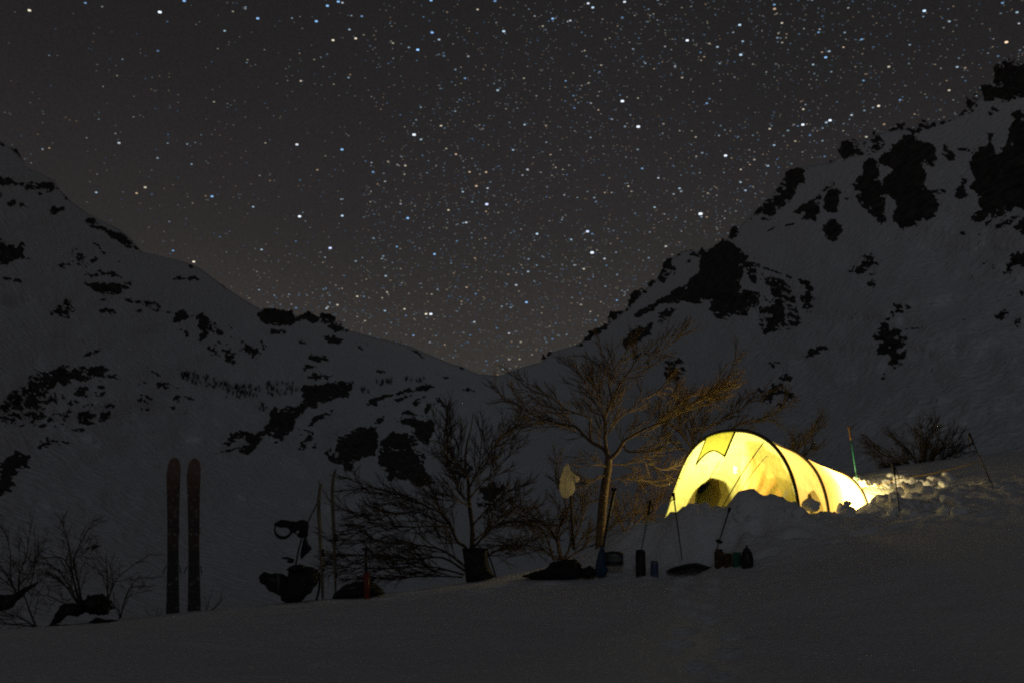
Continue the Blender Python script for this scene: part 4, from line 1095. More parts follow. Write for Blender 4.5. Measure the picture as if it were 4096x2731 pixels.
# ------------------------------------------------------------------ the pair of skis standing upright
def ski(label, cx, topy, boty, Y, seed, lean=0.0):
    base = P('D', cx, boty, Y) - Vector((0, 0, .06))
    top = P('D', cx + lean, topy, Y)
    t = thing('ski', label, 'ski', base, 'pair of skis standing in the snow')
    H = (top - base).length
    mb = MB()
    n = 40
    half = lambda f: (.0665 - .0125 * math.sin(math.pi * min(1, f / .86)) if f < .90 else .0665 * math.sqrt(max(0, 1 - ((f - .90) / .10) ** 2.4)))
    V = []; F = []
    for i in range(n + 1):
        f = i / n if i < n else .9995
        f = 1 - (1 - f) ** 1.35
        w = max(.004, half(f)); z = f * H
        yo = .30 * max(0, f - .86) ** 1.6 * 3.0
        c = base + (top - base) * f + Vector((0, yo, 0))
        for sx, sy in ((-1, -1), (1, -1), (1, 1), (-1, 1)):
            V.append(c + Vector((sx * w, sy * .0065, 0)))
    for i in range(n):
        for k in range(4):
            k2 = (k + 1) % 4
            F.append((i * 4 + k, i * 4 + k2, i * 4 + 4 + k2, i * 4 + 4 + k))
    F += [(3, 2, 1, 0), (n * 4, n * 4 + 1, n * 4 + 2, n * 4 + 3)]
    b = mk('ski_blade', V, F, M['ski'], t, False)
    # steel edges
    for sx in (-1, 1):
        m2 = MB(); m2.tube([base + (top - base) * f + Vector((sx * (half(f) + .0005), -.0065, 0)) for f in np.linspace(0, .9, 24)], .0016, 4)
        m2.build('edge', M['alu'], b)
    # binding on the far side, heel brake arms reaching past the edges
    zb = H * .345
    m3 = MB(); c = base + (top - base) * .345
    def bx(o, sx, sy, sz):
        q = [o + Vector((x * sx, y * sy, z * sz)) for x in (-.5, .5) for y in (-.5, .5) for z in (-.5, .5)]
        m3.add(q, [(0, 1, 3, 2), (4, 6, 7, 5), (0, 4, 5, 1), (2, 3, 7, 6), (0, 2, 6, 4), (1, 5, 7, 3)])
    bx(c + Vector((0, .035, .0)), .065, .055, .10); m3.build('heel_binding', M['blackplastic'], t, False); m3 = MB(); bx(c + Vector((0, .03, .31)), .07, .045, .07)
    bn = m3.build('toe_binding', M['blackplastic'], t, False)
    for sx in (-1, 1):
        m4 = MB(); m4.tube([c + Vector((sx * .03, .02, -.02)), c + Vector((sx * .066, .006, -.03)), c + Vector((sx * .074, -.012, -.055)), c + Vector((sx * .088, -.03, -.10))], [.004, .004, .005, .006], 5)
        m4.build('brake_arm', M['blackplastic'], bn)
ski('left ski of the upright pair, brown tip, planted in the snow', 397.5, 1049, 1408, 11.05, 1, 1.2)
ski('right ski of the upright pair, brown tip, planted in the snow', 447, 1051, 1407, 11.1, 2, -2)

# two pale touring skis seen edge on
def edge_ski(label, pts, Y, bind):
    path = [P('C3', x, y, Y) for x, y in pts]
    path = smooth_path(path, 6)
    t = thing('touring_ski', label, 'ski', path[-1], 'pale touring skis seen edge on')
    V = []; F = []; n = len(path)
    for i, p in enumerate(path):
        f = i / (n - 1)
        th = .005 + .008 * math.sin(math.pi * min(1, f * 1.05)) ** .7
        wd = .048 * min(1, .15 + f * 7) 
        for sx, sy in ((-1, -1), (1, -1), (1, 1), (-1, 1)):
            V.append(p + Vector((sx * th, sy * wd, 0)))
    for i in range(n - 1):
        for k in range(4):
            k2 = (k + 1) % 4
            F.append((i * 4 + k, i * 4 + k2, i * 4 + 4 + k2, i * 4 + 4 + k))
    F += [(0, 1, 2, 3), (n * 4 - 1, n * 4 - 2, n * 4 - 3, n * 4 - 4)]
    mk('ski_blade', V, F, M['paleski'], t, False)
    for (x, y, w, h) in bind:
        o = pillow_obj('binding', M['blackplastic'], t, 'C3', [(x - w, y - h), (x + w * .6, y - h), (x + w, y), (x + w * .7, y + h), (x - w, y + h)], Y, .06, n=24, R=4)
edge_ski('nearer pale touring ski planted edge on beside the backpack', [(757, 455), (744, 500), (736, 580), (735, 680), (742, 800), (750, 950), (760, 1100), (764, 1250), (766, 1390)], 12.45, [(772, 1000, 16, 30), (770, 1120, 14, 26)])
edge_ski('farther pale touring ski planted edge on, the taller right one', [(872, 338), (854, 390), (844, 470), (842, 560), (850, 750), (857, 950), (864, 1150), (868, 1330)], 13.2, [(868, 880, 18, 34), (872, 1170, 14, 24)])

# bent stick with gear hung on it
Yg = 12.55
stk = smooth_path([P('C3', x, y, Yg) for x, y in [(552, 1110), (572, 1000), (600, 890), (655, 745), (718, 620), (744, 520), (733, 425)]], 5)
mb = MB(); mb.tube(stk, [.011 - .006 * i / (len(stk) - 1) for i in range(len(stk))], 6)
tag(mb.build('bent_stick', M['darkbark']), 'thin bent stick curving up behind the backpack with gear hung on it', 'stick')
h = thing('climbing_harness', 'dark climbing harness with a round leg loop hung on the bent stick', 'harness', P('C3', 600, 900, Yg))
pillow_obj('waist_belt', M['black'], h, 'C3', [(520, 770), (580, 745), (640, 740), (660, 780), (650, 870), (600, 885), (560, 870), (590, 820), (545, 830), (520, 850)], Yg, .10, wob=.2, seed=3)
mb = MB(); lp = [P('C3', 455 + 66 * math.cos(a), 815 + 66 * math.sin(a), Yg + .03 * math.sin(a * 2)) for a in np.linspace(0, 2 * math.pi, 26)]
mb.tube(lp, [.010 + .009 * max(0, math.sin(a)) for a in np.linspace(0, 2 * math.pi, 26)], 6, False); mb.build('leg_loop', M['black'], h)
pillow_obj('gear_pouch', M['black'], h, 'C3', [(385, 770), (440, 735), (520, 750), (560, 755), (560, 840), (520, 845), (490, 800), (430, 800), (400, 790)], Yg + .02, .09, wob=.2, seed=9)
mb = MB(); mb.tube([P('C3', 545, 840, Yg), P('C3', 590, 870, Yg), P('C3', 640, 880, Yg)], .008, 5); mb.build('strap', M['black'], h)
tag(pillow_obj('stuff_sack', M['navy'], None, 'C3', [(615, 885), (640, 885), (655, 930), (685, 965), (640, 1010), (600, 1050), (588, 1030), (600, 950)], Yg - .02, .12, wob=.1, seed=4), 'small dark blue pointed sack hanging below the climbing harness', 'sack')
tag(pillow_obj('glove', M['black'], None, 'C3', [(440, 1035), (490, 1028), (520, 1040), (545, 1045), (540, 1075), (500, 1080), (480, 1070), (500, 1050), (450, 1045)], Yg + .03, .06, wob=.15, seed=2), 'small dark glove caught on the stick just above the backpack', 'glove')

# backpack and the gear beside it
Yp = on_ground('C3', 540, 1388, 12.3)
bp = thing('backpack', 'black backpack slumped on the snow beside the pale skis', 'backpack', P('C3', 560, 1385, Yp))
pillow_obj('main_bag', M['black'], bp, 'C3', [(490, 1130), (560, 1095), (660, 1098), (732, 1130), (742, 1180), (705, 1260), (655, 1330), (585, 1388), (500, 1394), (445, 1375), (425, 1300), (470, 1200), (500, 1160)], Yp, .34, wob=.26, seed=5)
pillow_obj('lid', M['black'], bp, 'C3', [(480, 1125), (540, 1090), (620, 1092), (630, 1120), (560, 1140), (500, 1150)], Yp - .12, .16, wob=.1, seed=7, n=32, R=5)
mb = MB(); mb.tube(smooth_path([P('C3', x, y, Yp - .02) for x, y in [(738, 1150), (742, 1220), (735, 1300), (715, 1372)]], 4), .012, 5); mb.build('strap', M['black'], bp)
sb = thing('ski_boot', 'dark ski boot lying on its side left of the backpack', 'boot', P('C3', 400, 1310, Yp))
pillow_obj('shell', M['blackplastic'], sb, 'C3', [(275, 1175), (310, 1150), (370, 1170), (400, 1152), (470, 1178), (500, 1200), (470, 1330), (430, 1330), (340, 1290), (320, 1250), (285, 1240), (268, 1205)], Yp - .02, .14, wob=.32, seed=8)
pillow_obj('cuff', M['black'], sb, 'C3', [(262, 1190), (290, 1155), (325, 1165), (330, 1230), (290, 1248)], Yp - .05, .12, n=28, R=5)
mb = MB(); mb.tube([P('C3', 420, 1165, Yp - .1), P('C3', 425, 1230, Yp - .11), P('C3', 415, 1300, Yp - .1)], .006, 5); mb.build('buckle', M['alu'], sb)

Yb = on_ground('C3', 1000, 1358, 12.9)
dm = thing('dark_duffel', 'black low domed bag on the snow behind the red staff', 'bag', P('C3', 1000, 1357, Yb))
pillow_obj('bag_body', M['black'], dm, 'C3', [(840, 1355), (880, 1295), (940, 1250), (1010, 1225), (1100, 1215), (1180, 1232), (1225, 1272), (1250, 1320), (1150, 1345), (1000, 1365), (880, 1368)], Yb + .1, .42, wob=.18, seed=6)
mb = MB(); mb.tube([P('C3', 945, 1285, Yb - .10), P('C3', 985, 1275, Yb - .12), P('C3', 1035, 1268, Yb - .12)], .006, 5); mb.build('zip', M['alu'], dm)

Yr = on_ground('C3', 1113, 1345, 12.9) - .15
st = thing('shovel_staff', 'short staff with red shaft and black T handle stuck in the snow', 'staff', P('C3', 1113, 1345, Yr))
mb = MB(); mb.tube([P('C3', 1113, 1375, Yr), P('C3', 1108, 1150, Yr)], .030, 10); mb.build('shaft_lower', M['red'], st)
mb = MB(); mb.tube([P('C3', 1108, 1160, Yr), P('C3', 1104, 975, Yr)], .014, 8); mb.build('shaft_upper', M['blackplastic'], st)
mb = MB(); mb.tube([P('C3', 1074, 972, Yr), P('C3', 1104, 968, Yr), P('C3', 1134, 972, Yr)], [.013, .018, .013], 8); mb.build('handle', M['blackplastic'], st)

# black square bag under the bushy tree
Yq = 13.25
bq = thing('square_bag', 'black square bag standing under the bushy tree with its strap aside', 'bag', P('D', 1095, 1334, Yq))
pillow_obj('bag_body', M['black'], bq, 'C3', [(1858, 960), (1880, 962), (1990, 955), (2060, 962), (2062, 1050), (2080, 1120), (2122, 1190), (2060, 1210), (1960, 1222), (1890, 1238), (1880, 1150), (1872, 1050)], Yq, .34, wob=.05, seed=4, power=.55)
mb = MB(); mb.tube(smooth_path([P('C3', x, y, Yq - .05) for x, y in [(2058, 965), (2072, 1030), (2100, 1110), (2125, 1190)]], 4), .011, 6); mb.build('strap', M['black'], bq)
mb = MB(); mb.tube(smooth_path([P('C3', x, y, Yq - .1) for x, y in [(1930, 962), (1950, 940), (1985, 938), (2005, 960)]], 4), .009, 6); mb.build('handle', M['black'], bq)

# ------------------------------------------------------------------ the kitchen corner
Yk = 13.15
lb = thing('long_bag', 'long black bag lying on the snow below the tall tree', 'bag', P('C2', 520, 1512, Yk))
pillow_obj('bag_body', M['black'], lb, 'C2', [(275, 1500), (340, 1475), (430, 1452), (450, 1420), (540, 1396), (610, 1398), (640, 1440), (655, 1500), (560, 1518), (380, 1520)], Yk, .34, wob=.26, seed=3)
pillow_obj('end_pocket', M['black'], lb, 'C2', [(640, 1455), (690, 1432), (718, 1455), (725, 1500), (680, 1512), (640, 1508)], Yk - .03, .2, wob=.1, n=30, R=5)
mb = MB(); mb.tube(smooth_path([P('C2', x, y, Yk - .16) for x, y in [(470, 1450), (520, 1425), (570, 1425), (600, 1460)]], 4), .008, 5); mb.build('handle', M['black'], lb)

sh = thing('snow_shovel', 'snow shovel with blue blade leaning against the tree trunk', 'shovel', P('K', 530, 1320, 13.1))
pillow_obj('blade', M['blue'], sh, 'K', [(500, 1090), (535, 990), (560, 985), (575, 1050), (580, 1200), (615, 1250), (580, 1320), (510, 1335), (468, 1290), (480, 1180)], 13.12, .06, n=44, R=4, power=.5)
mb = MB(); mb.tube([P('K', 548, 1060, 13.1), P('K', 590, 800, 13.25), P('K', 675, 420, 13.5)], [.016, .017, .018], 8); mb.build('shaft', M['blackplastic'], sh)
mb = MB(); mb.tube([P('K', 640, 402, 13.5), P('K', 668, 412, 13.5), P('K', 695, 402, 13.5)], [.018, .022, .018], 8); mb.build('handle', M['blackplastic'], sh)

def snow_Y(c, x, y, fb=13.2): return on_ground(c, x, y, fb) - .01
def px_m(c, Y): return Y / (FPX * CROPS[c][2])
def vessel(name, label, cat, c, x0, x1, ytop, ybot, Y, mat, prof, parts=(), group=None):
    """lathed vessel; prof in fractions of half width and height"""
    w = (x1 - x0) / 2 * px_m(c, Y); H = (ybot - ytop) * px_m(c, Y)
    b = P(c, (x0 + x1) / 2, ybot, Y) - Vector((0, 0, .012))
    t = thing(name, label, cat, b, group)
    for pn, pm, pr in [('body', mat, prof)] + list(parts):
        mb = MB(); mb.lathe(b, [(r * w, h_ * H) for r, h_ in pr], 24); mb.build(pn, pm, t)
    return t, b, w, H
t, b, w, H = vessel('cooking_pot', 'grey lidded cooking pot beside the blue shovel blade', 'pot', 'K', 572, 768, 1045, 1195, 13.2, M['alu'],
    [(.86, 0), (.95, .03), (.98, .2), (.98, .74), (1.0, .76), (1.0, .80), (.96, .82)], [('lid', M['blackplastic'], [(.97, .822), (1.02, .84), (.9, .92), (.4, .98), (.12, 1.0)]), ('band', M['blackplastic'], [(.985, .12), (.995, .14), (.995, .30), (.985, .32)])])
for sx in (-1, 1):
    mb = MB(); mb.tube([b + Vector((sx * w * .97, -.02, H * .6)), b + Vector((sx * w * 1.12, -.02, H * .58)), b + Vector((sx * w * 1.12, .02, H * .58)), b + Vector((sx * w * .97, .02, H * .6))], .004, 5); mb.build('handle', M['alu'], t)
vessel('thermos', 'dark thermos flask standing on the snow in front of the leaning ski pole', 'thermos', 'K', 898, 1002, 1035, 1318, 13.1, M['blackplastic'],
    [(.92, 0), (.98, .02), (1, .1), (1, .78), (.98, .82)], [('cup_lid', M['black'], [(.97, .822), (.97, .9), (.9, .96), (.7, .99), (.3, 1.0)]), ('base_ring', M['alu'], [(1.005, .03), (1.015, .035), (1.015, .06), (1.005, .065)])])
vessel('drink_can', 'small blue and silver can right of the dark thermos', 'can', 'K', 1052, 1135, 1150, 1325, 13.1, M['can'],
    [(.85, 0), (.97, .03), (1, .06), (1, .9), (.88, .97)], [('rim', M['alu'], [(.88, .972), (.9, .985), (.86, 1.0)])])
o = pillow_obj('sled', M['black'], None, 'K', [(1205, 1258), (1300, 1215), (1440, 1182), (1530, 1172), (1620, 1198), (1712, 1230), (1640, 1228), (1540, 1220), (1470, 1216), (1340, 1250), (1330, 1272), (1270, 1275)], 13.2, .5, wob=.08, seed=2, n=64)
tag(o, 'dark upturned edge of a sled showing through the snow below the tent', 'sled')

def carton(label, c, x0, x1, y0, y1, Y, mat, rot):
    w = (x1 - x0) * px_m(c, Y); H = (y1 - y0) * px_m(c, Y)
    b = P(c, (x0 + x1) / 2, y1, Y) - Vector((0, 0, .01))
    t = thing('carton', label, 'carton', b)
    Rm = Matrix.Rotation(rot, 3, 'Z')
    def box(name, sx, sy, z0, z1, m):
        V = [b + Rm @ Vector((x * sx / 2, y * sy / 2, z)) for z in (z0, z1) for x, y in ((-1, -1), (1, -1), (1, 1), (-1, 1))]
        mk(name, V, [(3, 2, 1, 0), (4, 5, 6, 7), (0, 1, 5, 4), (1, 2, 6, 5), (2, 3, 7, 6), (3, 0, 4, 7)], m, t, False)
    box('box', w * .9, w * .8, 0, H * .86, mat)
    box('top_fold', w * .86, w * .15, H * .862, H, mat)
carton('tall brown carton at the left end of the food cluster', 'K', 1728, 1815, 1028, 1228, snow_Y('K', 1770, 1226), M['brown'], .2)
carton('low dark carton between the tall carton and the green mug', 'K', 1822, 1908, 1070, 1210, snow_Y('K', 1865, 1210), M['brown'], -.1)
t, b, w, H = vessel('mug', 'green enamel mug between the low carton and the dark pot', 'mug', 'K', 1912, 1998, 1058, 1208, snow_Y('K', 1955, 1208), M['green'],
    [(.9, 0), (.97, .03), (1, .2), (1, .94), (1.03, .97), (1.03, 1.0), (.93, 1.0), (.92, .3)])
mb = MB(); mb.tube([b + Vector((w * .7, -w * .7, H * .8)), b + Vector((w * 1.1, -w * 1.0, H * .72)), b + Vector((w * 1.1, -w * 1.0, H * .4)), b + Vector((w * .7, -w * .7, H * .3))], .006, 6); mb.build('handle', M['green'], t)
vessel('kettle', 'dark round kettle with knobbed lid at the right end of the food cluster', 'kettle', 'K', 1998, 2128, 985, 1225, snow_Y('K', 2060, 1225), M['blackplastic'],
    [(.75, 0), (.92, .05), (1, .25), (.98, .5), (.8, .68), (.6, .76)], [('lid', M['black'], [(.6, .762), (.5, .83), (.2, .88), (.12, .9), (.18, .95), (.12, 1.0)]), ('collar', M['alu'], [(.61, .74), (.63, .75), (.63, .765), (.61, .77)])])

# ------------------------------------------------------------------ ski poles
def ski_pole(label, c, top, bot, Yt, Yb, gripf=.16, mat='blackplastic', grip='black', strap=None, basket=None, r=.009):
    a = P(c, *top, Yt); b = P(c, *bot, Yb)
    d = (b - a)
    b2 = b + d.normalized() * .05
    t = thing('ski_pole', label, 'ski pole', b, 'ski poles planted around the tent')
    mb = MB(); mb.tube([a + d * gripf, a + d * .6, b2], [r, r * .85, r * .6], 8); mb.build('shaft', M[mat], t)
    mb = MB(); g = [a + d * (gripf * f) for f in (0, .06, .12, .3, .5, .7, .92, 1.0)]
    mb.tube(g, [.010, .020, .021, .016, .018, .015, .018, .012], 9); gr = mb.build('grip', M[grip], t)
    if strap:
        mb = MB(); mb.tube(smooth_path([P(c, x, y, Yt - .015) for x, y in strap], 4), .006, 5); mb.build('strap', M['black'], gr)
    if basket:
        q = a + d * basket
        mb = MB(); rot = d.normalized().to_track_quat('Z', 'Y').to_matrix()
        mb.lathe(q, [(.012, -.006), (.042, -.004), (.045, 0), (.042, .004), (.012, .012)], 14, rot); mb.build('basket', M['blackplastic'], t)
ski_pole('ski pole with teal band leaning behind the dark thermos', 'K', (1055, 518), (952, 1050), 14.0, 13.55, .30, 'teal', strap=[(1050, 540), (1075, 600), (1060, 660), (1048, 640)])
ski_pole('dark ski pole leaning across the left edge of the glowing porch', 'K', (1288, 440), (1376, 1105), 13.3, 13.25, .12, strap=[(1285, 460), (1255, 500), (1265, 530), (1290, 510)])
ski_pole('dark ski pole leaning on the snow mound in front of the porch', 'K', (1880, 600), (1742, 1030), 13.25, 13.0, .10, basket=.82)
ski_pole('teal ski pole with brown grip planted behind the rear of the tent', 'Q', (248, 268), (331, 815), 16.9, 16.9, .27, 'teal', 'grip')
ski_pole('short dark ski pole planted right of the tent under the guy cord', 'Q', (712, 655), (787, 1210), 13.75, 13.7, .22, strap=[(735, 700), (760, 760), (775, 810), (800, 815), (808, 790)])
ski_pole('dark ski pole leaning at far right with a loose strap', 'Q', (1500, 338), (1772, 940), 14.6, 14.5, .16, strap=[(1500, 350), (1502, 430), (1512, 510), (1535, 535), (1565, 530), (1585, 560)])
# stake that carries the white bag
mb = MB(); mb.tube([P('C2', 571, 1000, 14.3), P('C2', 578, 1150, 14.3), P('C2', 592, 1340, 14.3)], [.018, .02, .022], 7)
tag(mb.build('wooden_stake', M['darkbark']), 'dark upright stake below the hanging white plastic bag', 'stake')
pb = thing('plastic_bag', 'crumpled white plastic bag hanging from a twig left of the tall tree', 'bag', P('K', 170, 495, 14.2))
pillow_obj('bag_body', M['plasticbag'], pb, 'K', [(165, 150), (195, 152), (225, 230), (245, 300), (258, 360), (265, 425), (225, 460), (190, 490), (130, 497), (112, 440), (95, 380), (112, 280), (140, 190)], 14.2, .16, wob=.22, seed=6)
pillow_obj('handle_loop', M['plasticbag'], pb, 'K', [(205, 195), (240, 240), (300, 275), (315, 300), (290, 335), (255, 330), (262, 290), (225, 240)], 14.19, .05, wob=.15, seed=7, n=36, R=4)
pillow_obj('knot', M['plasticbag'], pb, 'K', [(158, 160), (166, 138), (188, 138), (200, 160), (180, 172)], 14.2, .05, n=24, R=4)

# ------------------------------------------------------------------ guy cords
def cord(label, pts, r=.004):
    q = []
    for i in range(len(pts) - 1):
        for k in range(6):
            f = k / 6; p = pts[i].lerp(pts[i + 1], f) - Vector((0, 0, .03 * math.sin(math.pi * f))); q.append(p)
    q.append(pts[-1])
    mb = MB(); mb.tube(q, r, 5)
    tag(mb.build('guy_cord', M['rope']), label, 'cord', 'guy cords of the tent')
rear_top = hoop_pt(2.8, .73, .84, .80, .02)
cord('yellow guy cord running from the tent rear to the far right ski pole', [rear_top, P('Q', 740, 822, 15.2), P('Q', 1600, 640, 14.55)], .0062)
cord('yellow guy cord pegged down in the lit snow behind the tent', [rear_top, P('Q', 620, 1005, 15.3)], .004)

# ------------------------------------------------------------------ dug snow: chunks behind and beside the tent
def chunk(center, size, seed, parent):
    bm = bmesh.new(); bmesh.ops.create_icosphere(bm, subdivisions=3, radius=1)
    V = np.array([v.co[:] for v in bm.verts]); F = [[v.index for v in f.verts] for f in bm.faces]; bm.free()
    rs = np.random.RandomState(seed)
    # faceted chunk: clamp by random planes
    for _ in range(7):
        nn = rs.normal(size=3); nn /= np.linalg.norm(nn); dlim = rs.uniform(.62, .9)
        dd = V @ nn; V = V - np.outer(np.clip(dd - dlim, 0, None), nn)
    nz = fbm(V[:, 0] * 2 + seed, V[:, 1] * 2 + V[:, 2] * 1.7 + seed, 4)
    V = V * (1 + .38 * nz[:, None]) * np.array(size)
    V = V + np.array(center)
    return mk('snow_block', V, F, M['clod'], parent)
def wall(label, spots, c, group=None):
    p0 = P(c, spots[0][0], spots[0][1], spots[0][3])
    t = thing('snow_wall', label, 'snow wall', p0)
    for i, (x, y, s, Y) in enumerate(spots):
        m = s * (1.55 if c == 'Q' else 1.2) * px_m(c, Y)
        ctr = P(c, x, y, Y)
        chunk(ctr, (m * rng.uniform(.9, 1.25), m * rng.uniform(.9, 1.3), m * rng.uniform(.75, 1.05)), i * 7 + 3, t)
    return t
wall('wall of dug snow chunks lit yellow behind the rear of the tent',
     [(340, 840, 42, 17.0), (395, 860, 46, 17.0), (455, 862, 40, 16.9), (520, 856, 50, 17.0), (585, 868, 44, 17.0), (640, 872, 36, 16.9), (700, 840, 52, 17.0), (715, 800, 26, 17.0), (775, 845, 56, 16.9), (845, 835, 58, 16.9), (900, 860, 40, 16.8), (955, 868, 44, 16.8), (1010, 876, 36, 16.7),
      (1125, 836, 40, 16.7), (1175, 850, 44, 16.6), (1230, 870, 34, 16.6), (1290, 842, 52, 16.6), (1350, 858, 40, 16.6), (1085, 880, 40, 16.5), (800, 900, 40, 16.2), (1240, 880, 30, 16.3)], 'Q')
wall('heap of dark snow chunks on the bank right of the tent',
     [(540, 1070, 50, 14.55), (610, 1045, 52, 14.55), (680, 1030, 44, 14.6), (500, 1110, 40, 14.5), (890, 1020, 46, 14.7), (940, 1000, 34, 14.8), (1050, 985, 58, 14.8), (1120, 950, 40, 15.0), (770, 960, 40, 15.2), (860, 920, 42, 15.4), (960, 910, 44, 15.4)], 'Q')
_cl = []
_R = random.Random(77)
for _ in range(46):
    x_ = _R.uniform(1690, 2210); y_ = _R.uniform(1142, 1182) + (12 if x_ < 1990 else 0) + (abs(x_ - 1750) < 50) * 4
    Y_ = on_ground('D', x_, y_, 14.0, 0, 16.0)
    _cl.append((x_, y_, _R.choice((5, 6, 8, 10, 13, 15)), Y_))
wall('scatter of shovelled snow clods over the bank in front of the tent', _cl, 'D')
wall('small snow lumps lit yellow along the bank left of the tent',
     [(800, 900, 26, 14.15), (825, 850, 16, 14.15), (845, 790, 15, 14.15), (850, 765, 13, 14.15), (770, 930, 24, 14.2), (885, 850, 26, 14.1), (930, 840, 26, 14.1), (965, 830, 24, 14.1), (1060, 810, 22, 14.05), (1100, 795, 24, 14.0), (1145, 770, 18, 14.0)], 'K')

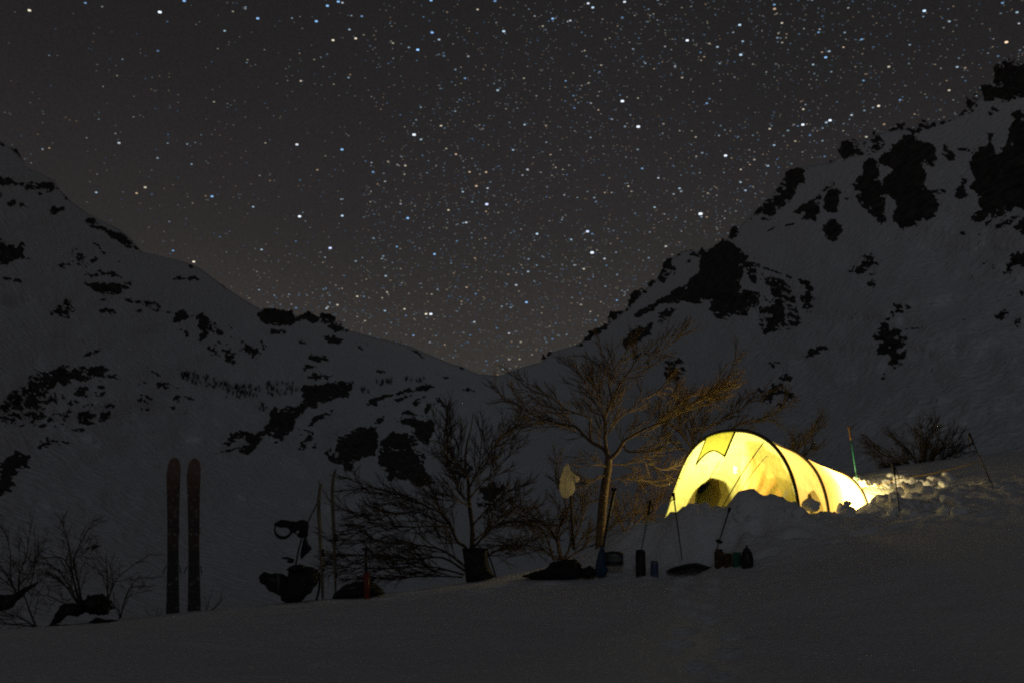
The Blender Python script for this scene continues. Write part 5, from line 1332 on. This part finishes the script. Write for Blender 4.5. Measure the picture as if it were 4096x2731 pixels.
# ------------------------------------------------------------------ stars
def stars():
    mats = {}
    V = []; F = []; MI = []
    names = [('w', (.82, .89, 1.0)), ('b', (.30, .58, 1.0)), ('c', (.58, .80, 1.0)), ('y', (1.0, .90, .70)), ('o', (1.0, .72, .50)), ('B', (.62, .70, 1.0))]
    levels = [.10, .18, .30, .52, .90, 1.2]
    slots = {}
    mlist = []
    for ci, (k, col) in enumerate(names):
        for li, lv in enumerate(levels):
            m = bpy.data.materials.new('star_' + k + str(li)); m.use_nodes = True
            n = m.node_tree; n.nodes.clear()
            oo = n.nodes.new('ShaderNodeOutputMaterial'); e = n.nodes.new('ShaderNodeEmission')
            e.inputs['Color'].default_value = col + (1,); e.inputs['Strength'].default_value = lv
            n.links.new(e.outputs[0], oo.inputs['Surface']); m.cycles.emission_sampling = 'NONE'
            slots[(k, li)] = len(mlist); mlist.append(m)
    RD = 6000.0
    def add(az, el, diaF, k, li):
        r = RD * diaF / FPX / 2
        d = Vector((math.sin(az) * math.cos(el), math.cos(az) * math.cos(el), math.sin(el)))
        c = Vector((0, 0, CAM_Z)) + d * RD
        side = Vector((math.cos(az), -math.sin(az), 0)); up = side.cross(d)
        n = len(V)
        for a in range(8):
            an = math.pi / 8 + a * math.pi / 4; ca_, sa_ = math.cos(an), math.sin(an)
            V.append(c + side * (r * 1.22 * math.copysign(abs(ca_) ** .6, ca_)) + up * (r * .80 * math.copysign(abs(sa_) ** .6, sa_)))
        V.append(c + d * r); V.append(c - d * r)
        for a in range(8):
            a2 = (a + 1) % 8
            F.append((n + a, n + a2, n + 8)); F.append((n + a2, n + a, n + 9)); MI.extend([slots[(k, li)]] * 2)
    def at(c, x, y, s, k):
        fx, fy = fpx(c, x, y)
        az, el = to_azel(fx, fy)
        li = 5 if s >= 3.2 else 4 if s >= 2.5 else 3 if s >= 2.0 else 2
        add(float(az), float(el), 3.2 + 2.0 * s, k, li)
    S1 = "135,49,3,y 734,57,4,w 846,5,3,b 392,15,2,b 1070,54,1.5,y 1128,34,1.5,c 1184,86,3,b 1032,143,2,c 1453,99,3,b 1504,28,3,b 1554,9,3,b 1573,14,2,w 1605,137,2,c 1634,178,2.5,y 1530,186,2.5,y 1662,76,2,b 1919,230,3.2,b 1985,151,3,b 1980,3,3,b 2194,45,2,y 2314,145,3,c 1382,373,2,y 983,469,1.5,y 1364,665,3,w 1571,688,3,b 1902,620,4,w 1934,642,2.2,c 1219,658,1.3,y 2026,579,2.4,y 2091,512,1.8,c 1933,494,1.8,c 2092,321,1.8,c 2136,361,2,b 2050,684,1.8,y 1862,762,2,y 2157,791,2,o 2233,792,2.2,o 2126,882,2,c 2236,939,3.6,B 1873,1003,3,b 2060,966,2.2,y 2128,1025,1.8,c 1376,995,3.4,w 1572,992,2.6,c 974,903,2.6,b 1163,951,2,c 442,885,2,c 1517,1140,3.3,B 1996,1168,2.6,b 1823,1134,2,b 795,1152,2,b 890,1203,2.6,y 1202,1147,2,c 1772,1268,2.2,c 1641,1362,2.2,y 1550,1401,2.2,y 1500,1417,2.2,c 1768,1428,2.2,c 1858,1420,2.2,y 1957,1443,2.5,y 1979,1443,3.4,w 2179,1479,2,w 1716,1095,1.8,c 2010,1330,1.8,c 1190,1332,1.6,c 880,755,1.8,c 860,663,1.6,c 2305,1408,1.8,c 2120,1385,1.5,o 1983,1352,1.6,y"
    S2 = "350,17,2.6,w 371,36,2.8,c 517,10,2.8,w 187,87,2.8,b 268,96,2.2,w 805,187,3.2,w 1046,116,2.8,c 1060,191,2,c 944,217,2.4,c 1051,253,3,c 1016,150,1.7,c 1240,107,2.2,y 1241,197,1.8,y 1408,150,2,b 1457,237,2.4,c 1441,265,2.8,b 1424,241,1.8,o 1383,298,2,c 1607,182,2.4,b 1615,371,2,b 1894,51,3.2,c 2009,100,2,c 2253,15,2.2,b 2320,58,2.4,c 2271,195,3.2,o 1731,308,2.4,y 2045,309,2.3,c 2008,416,2.2,y 1684,488,2.6,y 1560,530,2.2,w 1461,554,3.2,w 1336,574,3.2,w 1338,503,2,y 1184,593,2,y 1313,580,1.6,b 1427,590,1.6,c 1467,331,1.6,c 507,466,4,w 580,583,4.1,w 981,716,3.4,w 895,476,2.3,b 907,455,1.6,b 409,301,1.8,y 402,332,1.8,b 1204,668,2.2,c 1176,763,2.2,c 1072,876,2.4,c 1050,838,2,c 866,983,4.8,w 895,998,1.8,o 347,1064,3.5,B 368,1161,4.3,w 425,1189,2.2,w 115,1075,2.6,c 272,1101,2,c 330,1236,2.2,y 66,1389,2.8,b 19,1310,2.4,w 74,1248,2.2,c 71,780,2.4,w 48,806,1.8,w 598,775,2.2,b 361,633,1.8,c 5,690,2,c 287,498,1.8,b 282,441,1.8,b 58,574,2.2,c 954,293,1.8,c 883,262,1.5,o 866,242,1.7,b 696,570,1.7,o 951,624,1.8,c 1436,720,1.8,b 1628,630,2,y 360,1432,1.6,y 655,953,2,c 460,549,1.6,w 353,382,1.5,y 240,897,1.6,w 385,928,1.8,b 201,770,1.5,y 478,1160,1.5,c 483,1262,1.6,c"
    for c, txt in (('S1', S1), ('S2', S2)):
        for tok in txt.split():
            x, y, s, k = tok.split(',')
            at(c, float(x), float(y), float(s), k)
    R_ = random.Random(4)
    cnt = 0
    while cnt < 33000:                      # the faint ones, thicker along a broad band
        az = R_.uniform(-1.15, 1.15); el = R_.uniform(math.radians(2), math.radians(58))
        dens = .42 + .58 * math.exp(-((az - .16 - .25 * (el - .3)) / .34) ** 2)
        dens *= .55 + 1.0 * math.exp(-((el - .12) / .15) ** 2)
        if az < -.14 and el > .20: dens *= .38
        dens *= .6 + .8 * float(vnoise(np.array(az * 14 + 40), np.array(el * 14 + 9)))
        if R_.random() > dens: continue
        cnt += 1
        u = R_.random()
        li = 0 if u < .80 else 1 if u < .958 else 2 if u < .992 else 3
        k = R_.choices('wbcyo', (2, 2, 3, 2, 1.2))[0]
        add(az, el, (4.6, 5.6, 6.6, 7.6)[li] * R_.uniform(.75, 1.2), k, li)
    me = bpy.data.meshes.new('stars')
    me.from_pydata([tuple(v) for v in V], [], F)
    for m in mlist: me.materials.append(m)
    me.polygons.foreach_set('material_index', MI)
    me.update()
    o = bpy.data.objects.new('stars', me); COL.objects.link(o)
    tag(o, 'countless white, blue and yellow stars across the night sky', 'stars', None, 'stuff')
stars()
